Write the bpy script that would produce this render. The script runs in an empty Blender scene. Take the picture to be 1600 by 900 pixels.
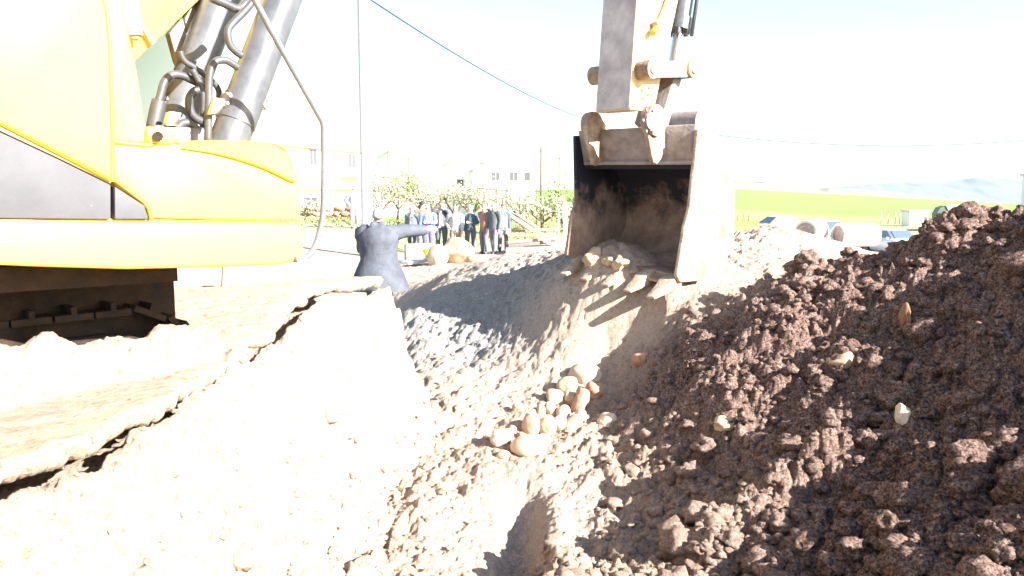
import bpy, bmesh, math, random
import numpy as np
from mathutils import Vector, Matrix, noise as mnoise
R = math.radians
random.seed(7)
rng = np.random.default_rng(11)
scene = bpy.context.scene
COL = scene.collection

# ------------------------------------------------------------------ camera, sky, sun, exposure
FPX = 1256.0                      # focal length in pixels of a 1600 px wide picture
CAMZ = 2.15
PITCH = math.atan(150 / FPX)      # horizon on row 300 of 900
cd = bpy.data.cameras.new('camera')
cd.sensor_width = 36; cd.lens = FPX / 1600 * 36
cd.clip_start = 0.05; cd.clip_end = 30000
cam = bpy.data.objects.new('camera', cd); COL.objects.link(cam)
cam.location = (0, 0, CAMZ); cam.rotation_euler = (R(90) - PITCH, 0, 0)
scene.camera = cam

SUN_EL, SUN_AZ = R(27), R(124)     # azimuth clockwise from +Y (straight ahead)
world = bpy.data.worlds.new('World'); scene.world = world; world.use_nodes = True
wn = world.node_tree
sky = wn.nodes.new('ShaderNodeTexSky'); sky.sky_type = 'NISHITA'; sky.sun_disc = False
sky.sun_elevation = SUN_EL; sky.sun_rotation = SUN_AZ
sky.air_density = 1.0; sky.dust_density = 1.0; sky.ozone_density = 1.0
wn.nodes['Background'].inputs[1].default_value = 0.074
wn.links.new(sky.outputs[0], wn.nodes['Background'].inputs[0])
sl = bpy.data.lights.new('sun', 'SUN'); sl.energy = 5.0; sl.angle = R(0.5); sl.color = (1, 0.95, 0.89)
sun = bpy.data.objects.new('sun', sl); COL.objects.link(sun)
SUN_DIR = Vector((math.sin(SUN_AZ) * math.cos(SUN_EL), math.cos(SUN_AZ) * math.cos(SUN_EL), math.sin(SUN_EL)))
sun.rotation_euler = SUN_DIR.to_track_quat('Z', 'Y').to_euler(); sun.location = (20, 0, 30)
vs = scene.view_settings
vs.view_transform = 'Standard'; vs.look = 'None'; vs.gamma = 1; vs.exposure = 2.38

# ------------------------------------------------------------------ geometry helpers
CP, SP = math.cos(PITCH), math.sin(PITCH)
def ray(px, py):
    xc = (px - 800) / FPX; yc = (450 - py) / FPX
    return Vector((xc, CP + SP * yc, -SP + CP * yc))
def P(px, py, d):
    r = ray(px, py); s = d / r.y
    return Vector((r.x * s, d, CAMZ + r.z * s))
def on_plane(px, py, p0, n):
    r = ray(px, py); o = Vector((0, 0, CAMZ))
    return o + r * ((p0 - o).dot(n) / r.dot(n))

def world_loc(o):
    v = Vector((0, 0, 0))
    while o is not None:
        v += o.location; o = o.parent
    return v

def mesh_obj(name, verts, faces, mat, parent=None, smooth=None, base=None):
    me = bpy.data.meshes.new(name)
    off = world_loc(parent) if parent is not None else Vector(base if base is not None else (0, 0, 0))
    me.from_pydata([Vector(v) - off for v in verts], [], faces)
    me.materials.append(mat)
    if smooth is not None:
        me.polygons.foreach_set('use_smooth', [True] * len(me.polygons))
        if smooth < 180: me.set_sharp_from_angle(angle=R(smooth))
    me.update()
    o = bpy.data.objects.new(name, me); COL.objects.link(o)
    if parent is not None: o.parent = parent
    else: o.location = off
    return o

class MB:
    """collects simple solids and links them as ONE mesh object"""
    def __init__(s): s.v = []; s.f = []
    def add(s, vs_, fs):
        n = len(s.v); s.v += [Vector(v) for v in vs_]; s.f += [tuple(i + n for i in f) for f in fs]; return s
    def prism(s, pts, vec):
        pts = [Vector(p) for p in pts]; vec = Vector(vec); n = len(pts)
        vs_ = pts + [p + vec for p in pts]
        fs = [tuple(range(n)), tuple(range(2 * n - 1, n - 1, -1))]
        fs += [(i + n, (i + 1) % n + n, (i + 1) % n, i) for i in range(n)]
        return s.add(vs_, fs)
    def box(s, c, sx, sy, sz, ax=None):
        c = Vector(c); ax = ax or (Vector((1, 0, 0)), Vector((0, 1, 0)), Vector((0, 0, 1)))
        vs_ = [c + ax[0] * (sx * i / 2) + ax[1] * (sy * j / 2) + ax[2] * (sz * k / 2) for k in (-1, 1) for i, j in ((-1, -1), (1, -1), (1, 1), (-1, 1))]
        return s.add(vs_, [(3, 2, 1, 0), (4, 5, 6, 7), (0, 1, 5, 4), (1, 2, 6, 5), (2, 3, 7, 6), (3, 0, 4, 7)])
    def loft(s, rings, caps=True):
        n = len(rings[0]); vs_ = [v for r in rings for v in r]; fs = []
        for k in range(len(rings) - 1):
            for i in range(n):
                j = (i + 1) % n
                fs.append((k * n + i, k * n + j, (k + 1) * n + j, (k + 1) * n + i))
        if caps:
            fs.append(tuple(range(n - 1, -1, -1))); fs.append(tuple(range((len(rings) - 1) * n, len(rings) * n)))
        return s.add(vs_, fs)
    def tube(s, path, rad, n=10, caps=True, curve=0):
        path = [Vector(p) for p in path]
        if curve: path = smooth_path(path, curve)
        rads = rad if isinstance(rad, (list, tuple)) else [rad] * len(path)
        if len(rads) != len(path): rads = list(np.interp(np.linspace(0, 1, len(path)), np.linspace(0, 1, len(rads)), rads))
        rings = []; up = None
        for i, p in enumerate(path):
            t = (path[min(i + 1, len(path) - 1)] - path[max(i - 1, 0)]).normalized()
            if up is None:
                up = t.orthogonal().normalized()
            up = (up - t * up.dot(t)).normalized(); b = t.cross(up)
            rings.append([p + (up * math.cos(a) + b * math.sin(a)) * rads[i] for a in [2 * math.pi * k / n for k in range(n)]])
        return s.loft(rings, caps)
    def sphere(s, c, rx, ry, rz, nu=12, nv=8):
        c = Vector(c); rings = []
        for k in range(nv + 1):
            ph = -math.pi / 2 + math.pi * k / nv; q = max(math.cos(ph), 0.02)
            rings.append([c + Vector((rx * q * math.cos(a), ry * q * math.sin(a), rz * math.sin(ph))) for a in [2 * math.pi * i / nu for i in range(nu)]])
        return s.loft(rings, True)
    def build(s, name, mat, parent=None, smooth=None, bevel=0, seg=2, base=None):
        o = mesh_obj(name, s.v, s.f, mat, parent, None, base)
        if bevel or smooth is not None:
            bm = bmesh.new(); bm.from_mesh(o.data)
            bmesh.ops.recalc_face_normals(bm, faces=bm.faces)
            if bevel:
                ed = [e for e in bm.edges if len(e.link_faces) == 2 and e.calc_face_angle(0) > R(25)]
                bmesh.ops.bevel(bm, geom=ed, offset=bevel, segments=seg, profile=0.5, affect='EDGES', clamp_overlap=True)
            bm.to_mesh(o.data); bm.free()
            o.data.polygons.foreach_set('use_smooth', [True] * len(o.data.polygons))
            o.data.set_sharp_from_angle(angle=R(smooth if smooth is not None else 40))
        return o

def smooth_path(path, n):
    out = []; m = len(path)
    for i in range(m - 1):
        p0 = path[max(i - 1, 0)]; p1 = path[i]; p2 = path[i + 1]; p3 = path[min(i + 2, m - 1)]
        for k in range(n):
            t = k / n
            out.append(0.5 * ((2 * p1) + (p2 - p0) * t + (2 * p0 - 5 * p1 + 4 * p2 - p3) * t * t + (3 * p1 - p0 - 3 * p2 + p3) * t ** 3))
    out.append(path[-1]); return out

def tag(o, label=None, cat=None, group=None, kind=None):
    if label: o['label'] = label
    if cat: o['category'] = cat
    if group: o['group'] = group
    if kind: o['kind'] = kind
    return o
def thing(name, label, cat, loc=(0, 0, 0), group=None):
    o = bpy.data.objects.new(name, None); COL.objects.link(o); o.location = loc; o.empty_display_size = 0.2
    return tag(o, label, cat, group)
def copy_tree(o, parent=None):
    c = o.copy(); COL.objects.link(c); c.parent = parent
    for ch in [x for x in bpy.data.objects if x.parent == o]: copy_tree(ch, c)
    return c

# ------------------------------------------------------------------ materials
def mat(name, col, rough=0.6, metal=0.0, var=0.0, scale=8.0, bump=0.0, bscale=60.0, spec=0.5, col2=None, coat=0.0, alpha=None, detail=6):
    m = bpy.data.materials.new(name); m.use_nodes = True; nt = m.node_tree; b = nt.nodes['Principled BSDF']
    b.inputs['Base Color'].default_value = (*col, 1); b.inputs['Roughness'].default_value = rough
    b.inputs['Metallic'].default_value = metal; b.inputs['Specular IOR Level'].default_value = spec
    b.inputs['Coat Weight'].default_value = coat
    tc = nt.nodes.new('ShaderNodeTexCoord')
    if var or col2:
        n = nt.nodes.new('ShaderNodeTexNoise'); n.inputs['Scale'].default_value = scale; n.inputs['Detail'].default_value = detail
        n.inputs['Roughness'].default_value = 0.65
        nt.links.new(tc.outputs['Object'], n.inputs['Vector'])
        r = nt.nodes.new('ShaderNodeValToRGB'); r.color_ramp.elements[0].position = 0.36; r.color_ramp.elements[1].position = 0.66
        c2 = col2 or tuple(c * (1 - var) for c in col)
        r.color_ramp.elements[0].color = (*c2, 1); r.color_ramp.elements[1].color = (*col, 1)
        nt.links.new(n.outputs['Fac'], r.inputs['Fac']); nt.links.new(r.outputs[0], b.inputs['Base Color'])
    if bump:
        n2 = nt.nodes.new('ShaderNodeTexNoise'); n2.inputs['Scale'].default_value = bscale; n2.inputs['Detail'].default_value = 6
        nt.links.new(tc.outputs['Object'], n2.inputs['Vector'])
        bp = nt.nodes.new('ShaderNodeBump'); bp.inputs['Strength'].default_value = bump; bp.inputs['Distance'].default_value = 0.02
        nt.links.new(n2.outputs['Fac'], bp.inputs['Height']); nt.links.new(bp.outputs[0], b.inputs['Normal'])
    return m

M = {}
M['yellow'] = mat('yellow_paint', (0.80, 0.58, 0.088), 0.5, scale=3, col2=(0.75, 0.52, 0.077), spec=0.4, bump=0.03, bscale=40)
M['yellow_frame'] = mat('dusty_yellow_frame_paint', (0.80, 0.60, 0.09), 0.5, scale=6, col2=(0.70, 0.50, 0.085), spec=0.3, bump=0.08, bscale=40)
def flecks(m, sx, sz, lo, hi, col):
    nt = m.node_tree; L = nt.links.new; b = nt.nodes['Principled BSDF']; src = b.inputs['Base Color'].links[0].from_socket
    tc = nt.nodes.new('ShaderNodeTexCoord'); mp = nt.nodes.new('ShaderNodeMapping'); mp.inputs['Scale'].default_value = (sx, sx, sz); L(tc.outputs['Object'], mp.inputs[0])
    n = nt.nodes.new('ShaderNodeTexNoise'); n.inputs['Scale'].default_value = 1; n.inputs['Detail'].default_value = 9; n.inputs['Roughness'].default_value = .75; L(mp.outputs[0], n.inputs['Vector'])
    r = nt.nodes.new('ShaderNodeMapRange'); r.inputs['From Min'].default_value = lo; r.inputs['From Max'].default_value = hi; L(n.outputs['Fac'], r.inputs['Value'])
    x = nt.nodes.new('ShaderNodeMix'); x.data_type = 'RGBA'; L(r.outputs[0], x.inputs[0]); L(src, x.inputs[6]); x.inputs[7].default_value = (*col, 1); L(x.outputs[2], b.inputs['Base Color'])
M['yellow_worn'] = mat('worn_yellow_paint', (0.80, 0.60, 0.20), 0.55, col2=(0.50, 0.40, 0.27), scale=5, bump=0.1)
M['seam'] = mat('seam_paint', (0.62, 0.34, 0.01), 0.5)
M['dgrey'] = mat('grey_panel_paint', (0.095, 0.095, 0.103), 0.65, var=0.18, scale=4, bump=0.05, spec=.15)
M['black'] = mat('black_gloss_paint', (0.055, 0.06, 0.072), 0.33, col2=(0.10, 0.105, 0.115), scale=9, bump=0.04, spec=0.6)
flecks(M['yellow_frame'], 9, 42, .66, .69, (0.50, 0.27, 0.02)); flecks(M['yellow'], 7, 11, .70, .74, (0.55, 0.36, 0.06))
flecks(M['dgrey'], 16, 30, .69, .72, (0.25, 0.24, 0.22)); flecks(M['black'], 22, 30, .68, .70, (0.5, 0.5, 0.48))
M['rubber'] = mat('black_rubber', (0.06, 0.062, 0.07), 0.5, var=0.3, scale=14)
M['rail'] = mat('grey_rail_paint', (0.13, 0.145, 0.17), 0.4, var=0.2, scale=20)
M['steel'] = mat('bright_steel', (0.62, 0.60, 0.60), 0.25, 1.0)
M['dsteel'] = mat('dirty_steel', (0.34, 0.30, 0.285), 0.6, 0.0, col2=(0.20, 0.165, 0.15), scale=7, bump=0.25, bscale=40)
M['bucket'] = mat('mud_stained_steel', (0.17, 0.125, 0.10), 0.7, col2=(0.035, 0.033, 0.042), scale=3.2, bump=0.35, bscale=25)
M['bucket_edge'] = mat('scoured_steel', (0.46, 0.37, 0.29), 0.7, col2=(0.22, 0.13, 0.075), scale=7, bump=0.5, bscale=30)
M['underside'] = mat('oily_underside', (0.035, 0.017, 0.007), 0.85, col2=(0.008, 0.005, 0.004), scale=6, bump=0.4, bscale=30)
M['stick_face'] = mat('scraped_pale_steel', (0.60, 0.55, 0.54), 0.6, col2=(0.36, 0.31, 0.31), scale=4, bump=0.15, bscale=30)
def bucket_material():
    m = mat('dusty_bucket_steel_painted_shade', (0.36, 0.26, 0.20), 0.75, col2=(0.20, 0.13, 0.10), scale=5, bump=0.4, bscale=22, spec=.25); nt = m.node_tree; L = nt.links.new
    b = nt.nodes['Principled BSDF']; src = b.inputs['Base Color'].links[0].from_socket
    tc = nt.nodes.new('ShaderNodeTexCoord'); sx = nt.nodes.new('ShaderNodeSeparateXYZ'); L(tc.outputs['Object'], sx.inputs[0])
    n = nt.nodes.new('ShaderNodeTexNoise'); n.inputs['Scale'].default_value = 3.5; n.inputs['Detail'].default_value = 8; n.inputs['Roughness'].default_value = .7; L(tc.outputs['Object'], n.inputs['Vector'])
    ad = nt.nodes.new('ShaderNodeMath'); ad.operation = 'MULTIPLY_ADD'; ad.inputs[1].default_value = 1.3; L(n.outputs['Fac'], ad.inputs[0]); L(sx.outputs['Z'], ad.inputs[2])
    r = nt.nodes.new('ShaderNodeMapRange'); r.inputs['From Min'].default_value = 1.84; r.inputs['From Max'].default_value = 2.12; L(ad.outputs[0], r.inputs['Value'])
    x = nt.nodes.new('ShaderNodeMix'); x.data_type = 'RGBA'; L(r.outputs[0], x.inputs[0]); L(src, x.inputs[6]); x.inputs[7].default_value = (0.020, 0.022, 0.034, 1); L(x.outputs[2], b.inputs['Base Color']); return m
M['bucket'] = bucket_material()     # dusty clay tone below, cavity shade painted blue-black towards the top
M['hose_tan'] = mat('tan_spiral_hose', (0.55, 0.40, 0.24), 0.6, var=0.2)
gm = mat('cab_glass', (0.55, 0.82, 0.88), 0.25, spec=0.3); M['glass'] = gm
M['carglass'] = mat('car_glass', (0.08, 0.11, 0.14), 0.1, spec=0.8)
M['carwhite'] = mat('white_car_paint', (0.80, 0.80, 0.79), 0.3, coat=0.4, var=0.04)
M['tyre'] = mat('tyre_rubber', (0.025, 0.025, 0.025), 0.8)
M['plaster'] = mat('white_plaster', (0.80, 0.78, 0.75), 0.8, var=0.08, scale=1.5)
M['plaster_cream'] = mat('cream_plaster', (0.72, 0.66, 0.56), 0.8, var=0.1, scale=1.5)
M['roof'] = mat('pale_roof_tile', (0.40, 0.33, 0.29), 0.8, var=0.25, scale=3)
M['window'] = mat('window_glass', (0.09, 0.09, 0.10), 0.5, spec=0.05)
M['frame'] = mat('window_frame_paint', (0.55, 0.52, 0.48), 0.6)
M['concrete'] = mat('concrete', (0.60, 0.59, 0.56), 0.85, var=0.15, scale=5, bump=0.15)
M['slab'] = mat('blue_grey_concrete', (0.24, 0.25, 0.28), 0.8, var=0.2, scale=2)
M['wood'] = mat('weathered_timber', (0.46, 0.33, 0.22), 0.8, var=0.3, scale=12, bump=0.2)
M['wood_light'] = mat('fresh_sawn_timber', (0.60, 0.40, 0.24), 0.75, var=0.2, scale=10)
M['wood_dark'] = mat('dark_pole_wood', (0.14, 0.11, 0.09), 0.8, var=0.3, scale=10)
M['wire'] = mat('dark_wire', (0.03, 0.05, 0.06), 0.6)
M['bark'] = mat('tree_bark', (0.16, 0.12, 0.09), 0.9, var=0.3, scale=12)
M['leaf'] = mat('spring_leaf', (0.26, 0.32, 0.11), 0.6, col2=(0.15, 0.21, 0.06), scale=1.6)
M['blossom'] = mat('pale_blossom', (0.56, 0.57, 0.42), 0.7, col2=(0.30, 0.34, 0.16), scale=2.2)
M['stone'] = mat('pale_limestone', (0.50, 0.37, 0.25), 0.85, col2=(0.36, 0.24, 0.14), scale=6, bump=0.3, bscale=30)
M['stone_white'] = mat('white_limestone', (0.60, 0.49, 0.37), 0.85, col2=(0.44, 0.32, 0.21), scale=5, bump=0.3, bscale=30)
M['stone_red'] = mat('reddish_stone', (0.42, 0.24, 0.15), 0.85, col2=(0.27, 0.15, 0.10), scale=6, bump=0.3, bscale=30)
M['yellow_plastic'] = mat('yellow_plastic', (0.75, 0.55, 0.02), 0.4)
M['white_plastic'] = mat('white_plastic', (0.80, 0.80, 0.80), 0.4)
M['skin'] = mat('skin', (0.52, 0.34, 0.26), 0.6)
M['eye'] = mat('dark_eye', (0.03, 0.02, 0.02), 0.3)
M['hair_grey'] = mat('white_hair', (0.36, 0.34, 0.33), 0.8)
M['hair_dark'] = mat('dark_hair', (0.035, 0.028, 0.025), 0.7)
M['hair_brown'] = mat('brown_hair', (0.10, 0.06, 0.04), 0.7)
M['shoe'] = mat('dark_shoe', (0.05, 0.04, 0.04), 0.6)
M['shed_green'] = mat('dark_green_sheet', (0.045, 0.085, 0.06), 0.6, var=0.2)
M['shed_roof'] = mat('blue_grey_sheet', (0.12, 0.17, 0.20), 0.5, var=0.2)
CLOTH = {}
def cloth(name, col, c2=None):
    if name not in CLOTH: CLOTH[name] = mat(name, col, 0.85, col2=c2 or tuple(c * 0.75 for c in col), scale=5, bump=0.9, bscale=7)
    return CLOTH[name]

# ------------------------------------------------------------------ numpy noise
_perm = rng.permutation(4096)
def _hash(ix, iy, k=0):
    h = (ix.astype(np.int64) * 73856093) ^ (iy.astype(np.int64) * 19349663) ^ (k * 83492791 + 1013)
    h = (h ^ (h >> 13)) * 1274126177 & 0x7fffffff
    h = (h ^ (h >> 15)) * 668265263 & 0x7fffffff
    return ((h ^ (h >> 14)) & 0xffff) / 65535.0
def vnoise(x, y, k=0):
    ix = np.floor(x); iy = np.floor(y); fx = x - ix; fy = y - iy
    g = lambda a, b: _hash(ix + a, iy + b, k) * 2 * math.pi
    def dot(a, b):
        t = g(a, b); return np.cos(t) * (fx - a) + np.sin(t) * (fy - b)
    ux = fx * fx * fx * (fx * (fx * 6 - 15) + 10); uy = fy * fy * fy * (fy * (fy * 6 - 15) + 10)
    a = dot(0, 0) * (1 - ux) + dot(1, 0) * ux; b = dot(0, 1) * (1 - ux) + dot(1, 1) * ux
    return (a * (1 - uy) + b * uy) * 1.5
def fbm(x, y, oct_=5, k=0, gain=0.5):
    s = 0; a = 1
    for o in range(oct_):
        s = s + a * vnoise(x, y, k + o * 7); x = x * 2.03 + 3.1; y = y * 2.03 - 1.7; a *= gain
    return s
def clods(x, y, cell, k=0, fill=0.8):
    """rounded lumps of random size: height field of half sunk balls"""
    x = x / cell; y = y / cell; ix = np.floor(x); iy = np.floor(y); h = np.zeros_like(x)
    for a in (-1, 0, 1):
        for b in (-1, 0, 1):
            jx = ix + a; jy = iy + b
            cx = jx + _hash(jx, jy, k); cy = jy + _hash(jx, jy, k + 3); r = 0.25 + 0.5 * _hash(jx, jy, k + 5) ** 1.5
            r = np.where(_hash(jx, jy, k + 9) < fill, r, 0)
            q = r * r - (x - cx) ** 2 - (y - cy) ** 2
            h = np.maximum(h, np.sqrt(np.maximum(q, 0)))
    return h * cell
def sstep(a, b, x):
    t = np.clip((x - a) / (b - a), 0, 1); return t * t * (3 - 2 * t)

# ------------------------------------------------------------------ excavator axes (needed by the ground under it too)
TH = R(43)
EF = Vector((math.sin(TH), math.cos(TH), 0)); ER = Vector((math.cos(TH), -math.sin(TH), 0)); EU = Vector((0, 0, 1))
E0 = P(470, 348, 3.8)             # right front lower corner of the tool box
def S(px, py, r=0.0): return on_plane(px, py, E0 + ER * r, ER)
def E(a, r, z): return Vector((E0.x, E0.y, CAMZ)) + EF * a + ER * r + EU * z     # z relative to the camera

# ------------------------------------------------------------------ ground height
# px, py, depth, roughness, brown, grey, grass
CT = [
 (560,900,4.1,.35,.1,0,0),(700,900,4.2,.7,.1,0,0),(805,900,4.45,.35,.2,.6,0),(860,900,4.1,.9,.35,0,0),(930,890,4.0,.95,.4,0,0),(1000,900,3.95,.95,.5,0,0),
 (650,760,5.2,.7,.15,0,0),(720,690,5.9,.65,.2,0,0),(830,700,5.75,.5,.2,0,0),(900,590,7.0,.5,.15,0,0),(950,680,5.9,.8,.35,0,0),(1000,760,5.2,.9,.45,0,0),
 (800,760,5.25,.35,.2,.5,0),(600,600,7.2,.4,.05,0,0),(700,580,7.4,.5,.1,.2,0),(800,565,7.5,.4,.05,.3,0),(650,500,8.9,.6,.2,1,0),(720,500,8.9,.6,.2,1,0),
 (760,540,8.1,.6,.2,1,0),(640,470,9.8,.3,.1,.5,0),(850,500,7.9,.3,0,0,0),(840,540,7.6,.35,0,0,0),(900,450,8.0,.25,0,0,0),(960,428,7.55,.5,0,0,0),(910,414,7.9,.6,0,0,0),(1040,437,7.25,.45,0,0,0),(880,432,8.1,.5,0,0,0),
 (1060,452,7.5,.25,0,0,0),(950,500,7.4,.15,0,0,0),(1030,500,7.2,.15,0,0,0),(950,560,7.4,.2,0,0,0),(1000,535,7.2,.5,.2,0,0),(1100,430,8.5,.3,0,0,0),
 (1110,400,10,.5,.1,0,0),(1190,350,12,.7,.2,0,0),(1130,375,12,.6,.2,0,0),(1250,366,12,.5,.1,0,0),(1300,388,11.5,.4,.1,0,0),(1220,400,9.5,.4,.1,0,0),
 (1280,408,9,.4,.1,0,0),(1200,440,8.3,.4,.1,0,0),
 (1050,520,6.9,.8,.7,0,0),(1130,480,6.7,.9,.8,0,0),(1250,425,6.6,1,.9,0,0),(1340,408,6.6,1,1,0,0),(1395,394,6.6,1.1,1,0,0),(1440,364,6.6,1.2,1,0,0),(1500,330,6.6,1.2,1,0,0),(1600,330,6.5,1.2,1,0,0),
 (1000,600,6.6,.8,.8,0,0),(1100,600,5.8,.9,1,0,0),(1200,600,5.5,1,1,0,0),(1300,500,5.9,1.1,1,0,0),(1400,500,5.6,1.1,1,0,0),(1500,450,5.6,1.1,1,0,0),
 (1600,420,5.3,1.1,1,0,0),(1600,600,4.3,1.1,1,0,0),(1400,700,4.4,1.1,1,0,0),(1200,780,4.42,1.1,.8,0,0),(1100,800,4.65,1,.6,0,0),(1080,700,5.45,1,.8,0,0),
 (1300,900,3.5,1.1,1,0,0),(1600,900,2.9,1.1,1,0,0),(1600,750,3.5,1.1,1,0,0),
 (660,447,12,.35,0,0,0),(700,425,13.5,.4,0,0,0),(800,412,15,.35,0,0,0),(860,405,15,.35,0,0,0),(720,408,20,.3,0,0,0),(610,415,20,.3,0,0,0),
 (800,385,30,.1,.1,.3,.2),(640,392,30,.1,.1,0,.6),(700,398,27,.1,.1,0,.3),(560,356,31,.2,.2,0,.3),(500,358,31,.2,.2,0,.2),(520,392,24,.2,.1,0,.1),(430,360,31,.2,.1,0,.3),
 (900,370,32,.1,.1,0,.5),(1000,400,15,.3,0,0,0),(1000,380,35,.1,.1,0,.3),(1100,370,40,.1,0,0,.5),(1200,356,48,.1,0,0,.7),(1300,388,41,.1,0,0,.1),(1400,399,46,.1,0,0,0),
 (1500,385,46,.1,0,0,0),(1250,380,30,.1,0,0,.2),(1350,402,25,.2,0,0,.2),(1400,356,75,.1,0,0,.6),(1300,352,75,.1,0,0,1),(1200,346,75,.1,0,0,1),(1000,340,75,.1,0,0,1),(700,345,75,.1,0,0,1),
 (450,340,70,.1,0,0,1),(1600,350,75,.1,0,0,.7)]
CW = [  # X, Y, z relative to camera, rough, brown, grey, grass
 (2.2,8.0,-.95,.4,.1,0,0),(3.2,8.2,-.95,.6,.5,0,0),(4.5,8.5,-.95,.8,.6,0,0),(3.8,10,-1.25,.5,.3,0,0),(6,10,-1.3,.5,.3,0,0),(9,14,-1.8,.3,.1,0,0),(14,18,-2.4,.2,.1,0,.3),
 (-.5,1.3,-2.0,.5,.2,0,0),(.5,1.3,-2.0,.7,.3,0,0),(1.5,1.5,-1.8,.9,.6,0,0),(2.5,1.5,-1.2,1,1,0,0),(3.0,1.4,-1.2,1,1,0,0),(3.5,2.5,-.8,1,1,0,0),(4.5,3.5,-.15,1,1,0,0),(4.6,5.4,.15,1,1,0,0),(5.6,3.8,.5,1,1,0,0),(5,2,.0,1,1,0,0),  # includes the unseen heap at right, raised to cast shade on the pile
 (5.5,5,.6,1,1,0,0),(5.5,7.2,.1,1,1,0,0),(3.2,3.3,-.95,1,1,0,0),(1.2,2.5,-1.9,.9,.6,0,0),(-.6,2.5,-2.05,.5,.1,0,0),(7,6,.2,1,1,0,0),
 (-1.4,8.0,-1.95,.3,0,0,0),(-1.3,7.2,-1.9,.3,0,0,0),(-2.2,11.5,-2.0,.3,0,0,0),(-1.75,11.8,-1.95,.3,0,0,0),(-1.8,9.5,-1.8,.3,0,0,0),(-3.5,10,-1.8,.3,0,0,0),(-12,30,-1.5,.1,.1,0,.3),(-8,15,-1.7,.1,.1,0,.1),(-5,9,-1.6,.2,.1,0,0),
 (40,40,-3,.1,0,0,.5),(60,75,-3,.1,0,0,1),(-45,70,-2,.1,0,0,1),(-6,4,-1.6,.2,0,0,0),(-3,2,-1.8,.2,0,0,0)]
pts = []; vals = []
for px, py, d, *a in CT:
    p = P(px, py, d); pts.append((p.x, p.y)); vals.append((p.z - CAMZ, *a))
for X, Y, z, *a in CW:
    pts.append((X, Y)); vals.append((z, *a))
pts = np.array(pts); vals = np.array(vals, float)
def warp(X, Y): return X / Y * 6.0, np.log(Y) * 4.0
def tps_k(r2): return 0.5 * r2 * np.log(r2 + 1e-9)
_s, _t = warp(pts[:, 0], pts[:, 1]); NPT = len(pts)
_A = np.zeros((NPT + 3, NPT + 3))
_A[:NPT, :NPT] = tps_k((_s[:, None] - _s) ** 2 + (_t[:, None] - _t) ** 2) + np.eye(NPT) * 0.02
_A[:NPT, NPT:] = np.stack([np.ones(NPT), _s, _t], 1); _A[NPT:, :NPT] = _A[:NPT, NPT:].T
_W = np.linalg.solve(_A, np.vstack([vals, np.zeros((3, vals.shape[1]))]))
def tps(X, Y):
    s, t = warp(X, Y); out = np.empty((len(X), 5)); CH = 60000
    for i in range(0, len(X), CH):
        a = s[i:i + CH]; b = t[i:i + CH]
        K = tps_k((a[:, None] - _s) ** 2 + (b[:, None] - _t) ** 2)
        out[i:i + CH] = K @ _W[:NPT] + np.stack([np.ones_like(a), a, b], 1) @ _W[NPT:]
    return out
LIP_Y = np.array([0.5, 1.6, 2.2, 2.7, 3.4, 4.2, 5.0, 5.5, 6.1, 6.6]); LIP_X = np.array([-1.5, -1.46, -1.40, -1.30, -1.32, -1.33, -1.28, -1.2, -.9, -.85])
def terrace(X, Y): return -0.90 + 0.15 * sstep(4.4, 5.6, Y) + 0.04 * vnoise(X * 0.7, Y * 0.7, 21)
def lip_x(X, Y): return np.interp(Y, LIP_Y, LIP_X) + 0.05 * vnoise(X * 0.3 + 9, Y * 2.2, 3) + 0.03 * vnoise(X * 0.5, Y * 6.0, 4)
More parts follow.
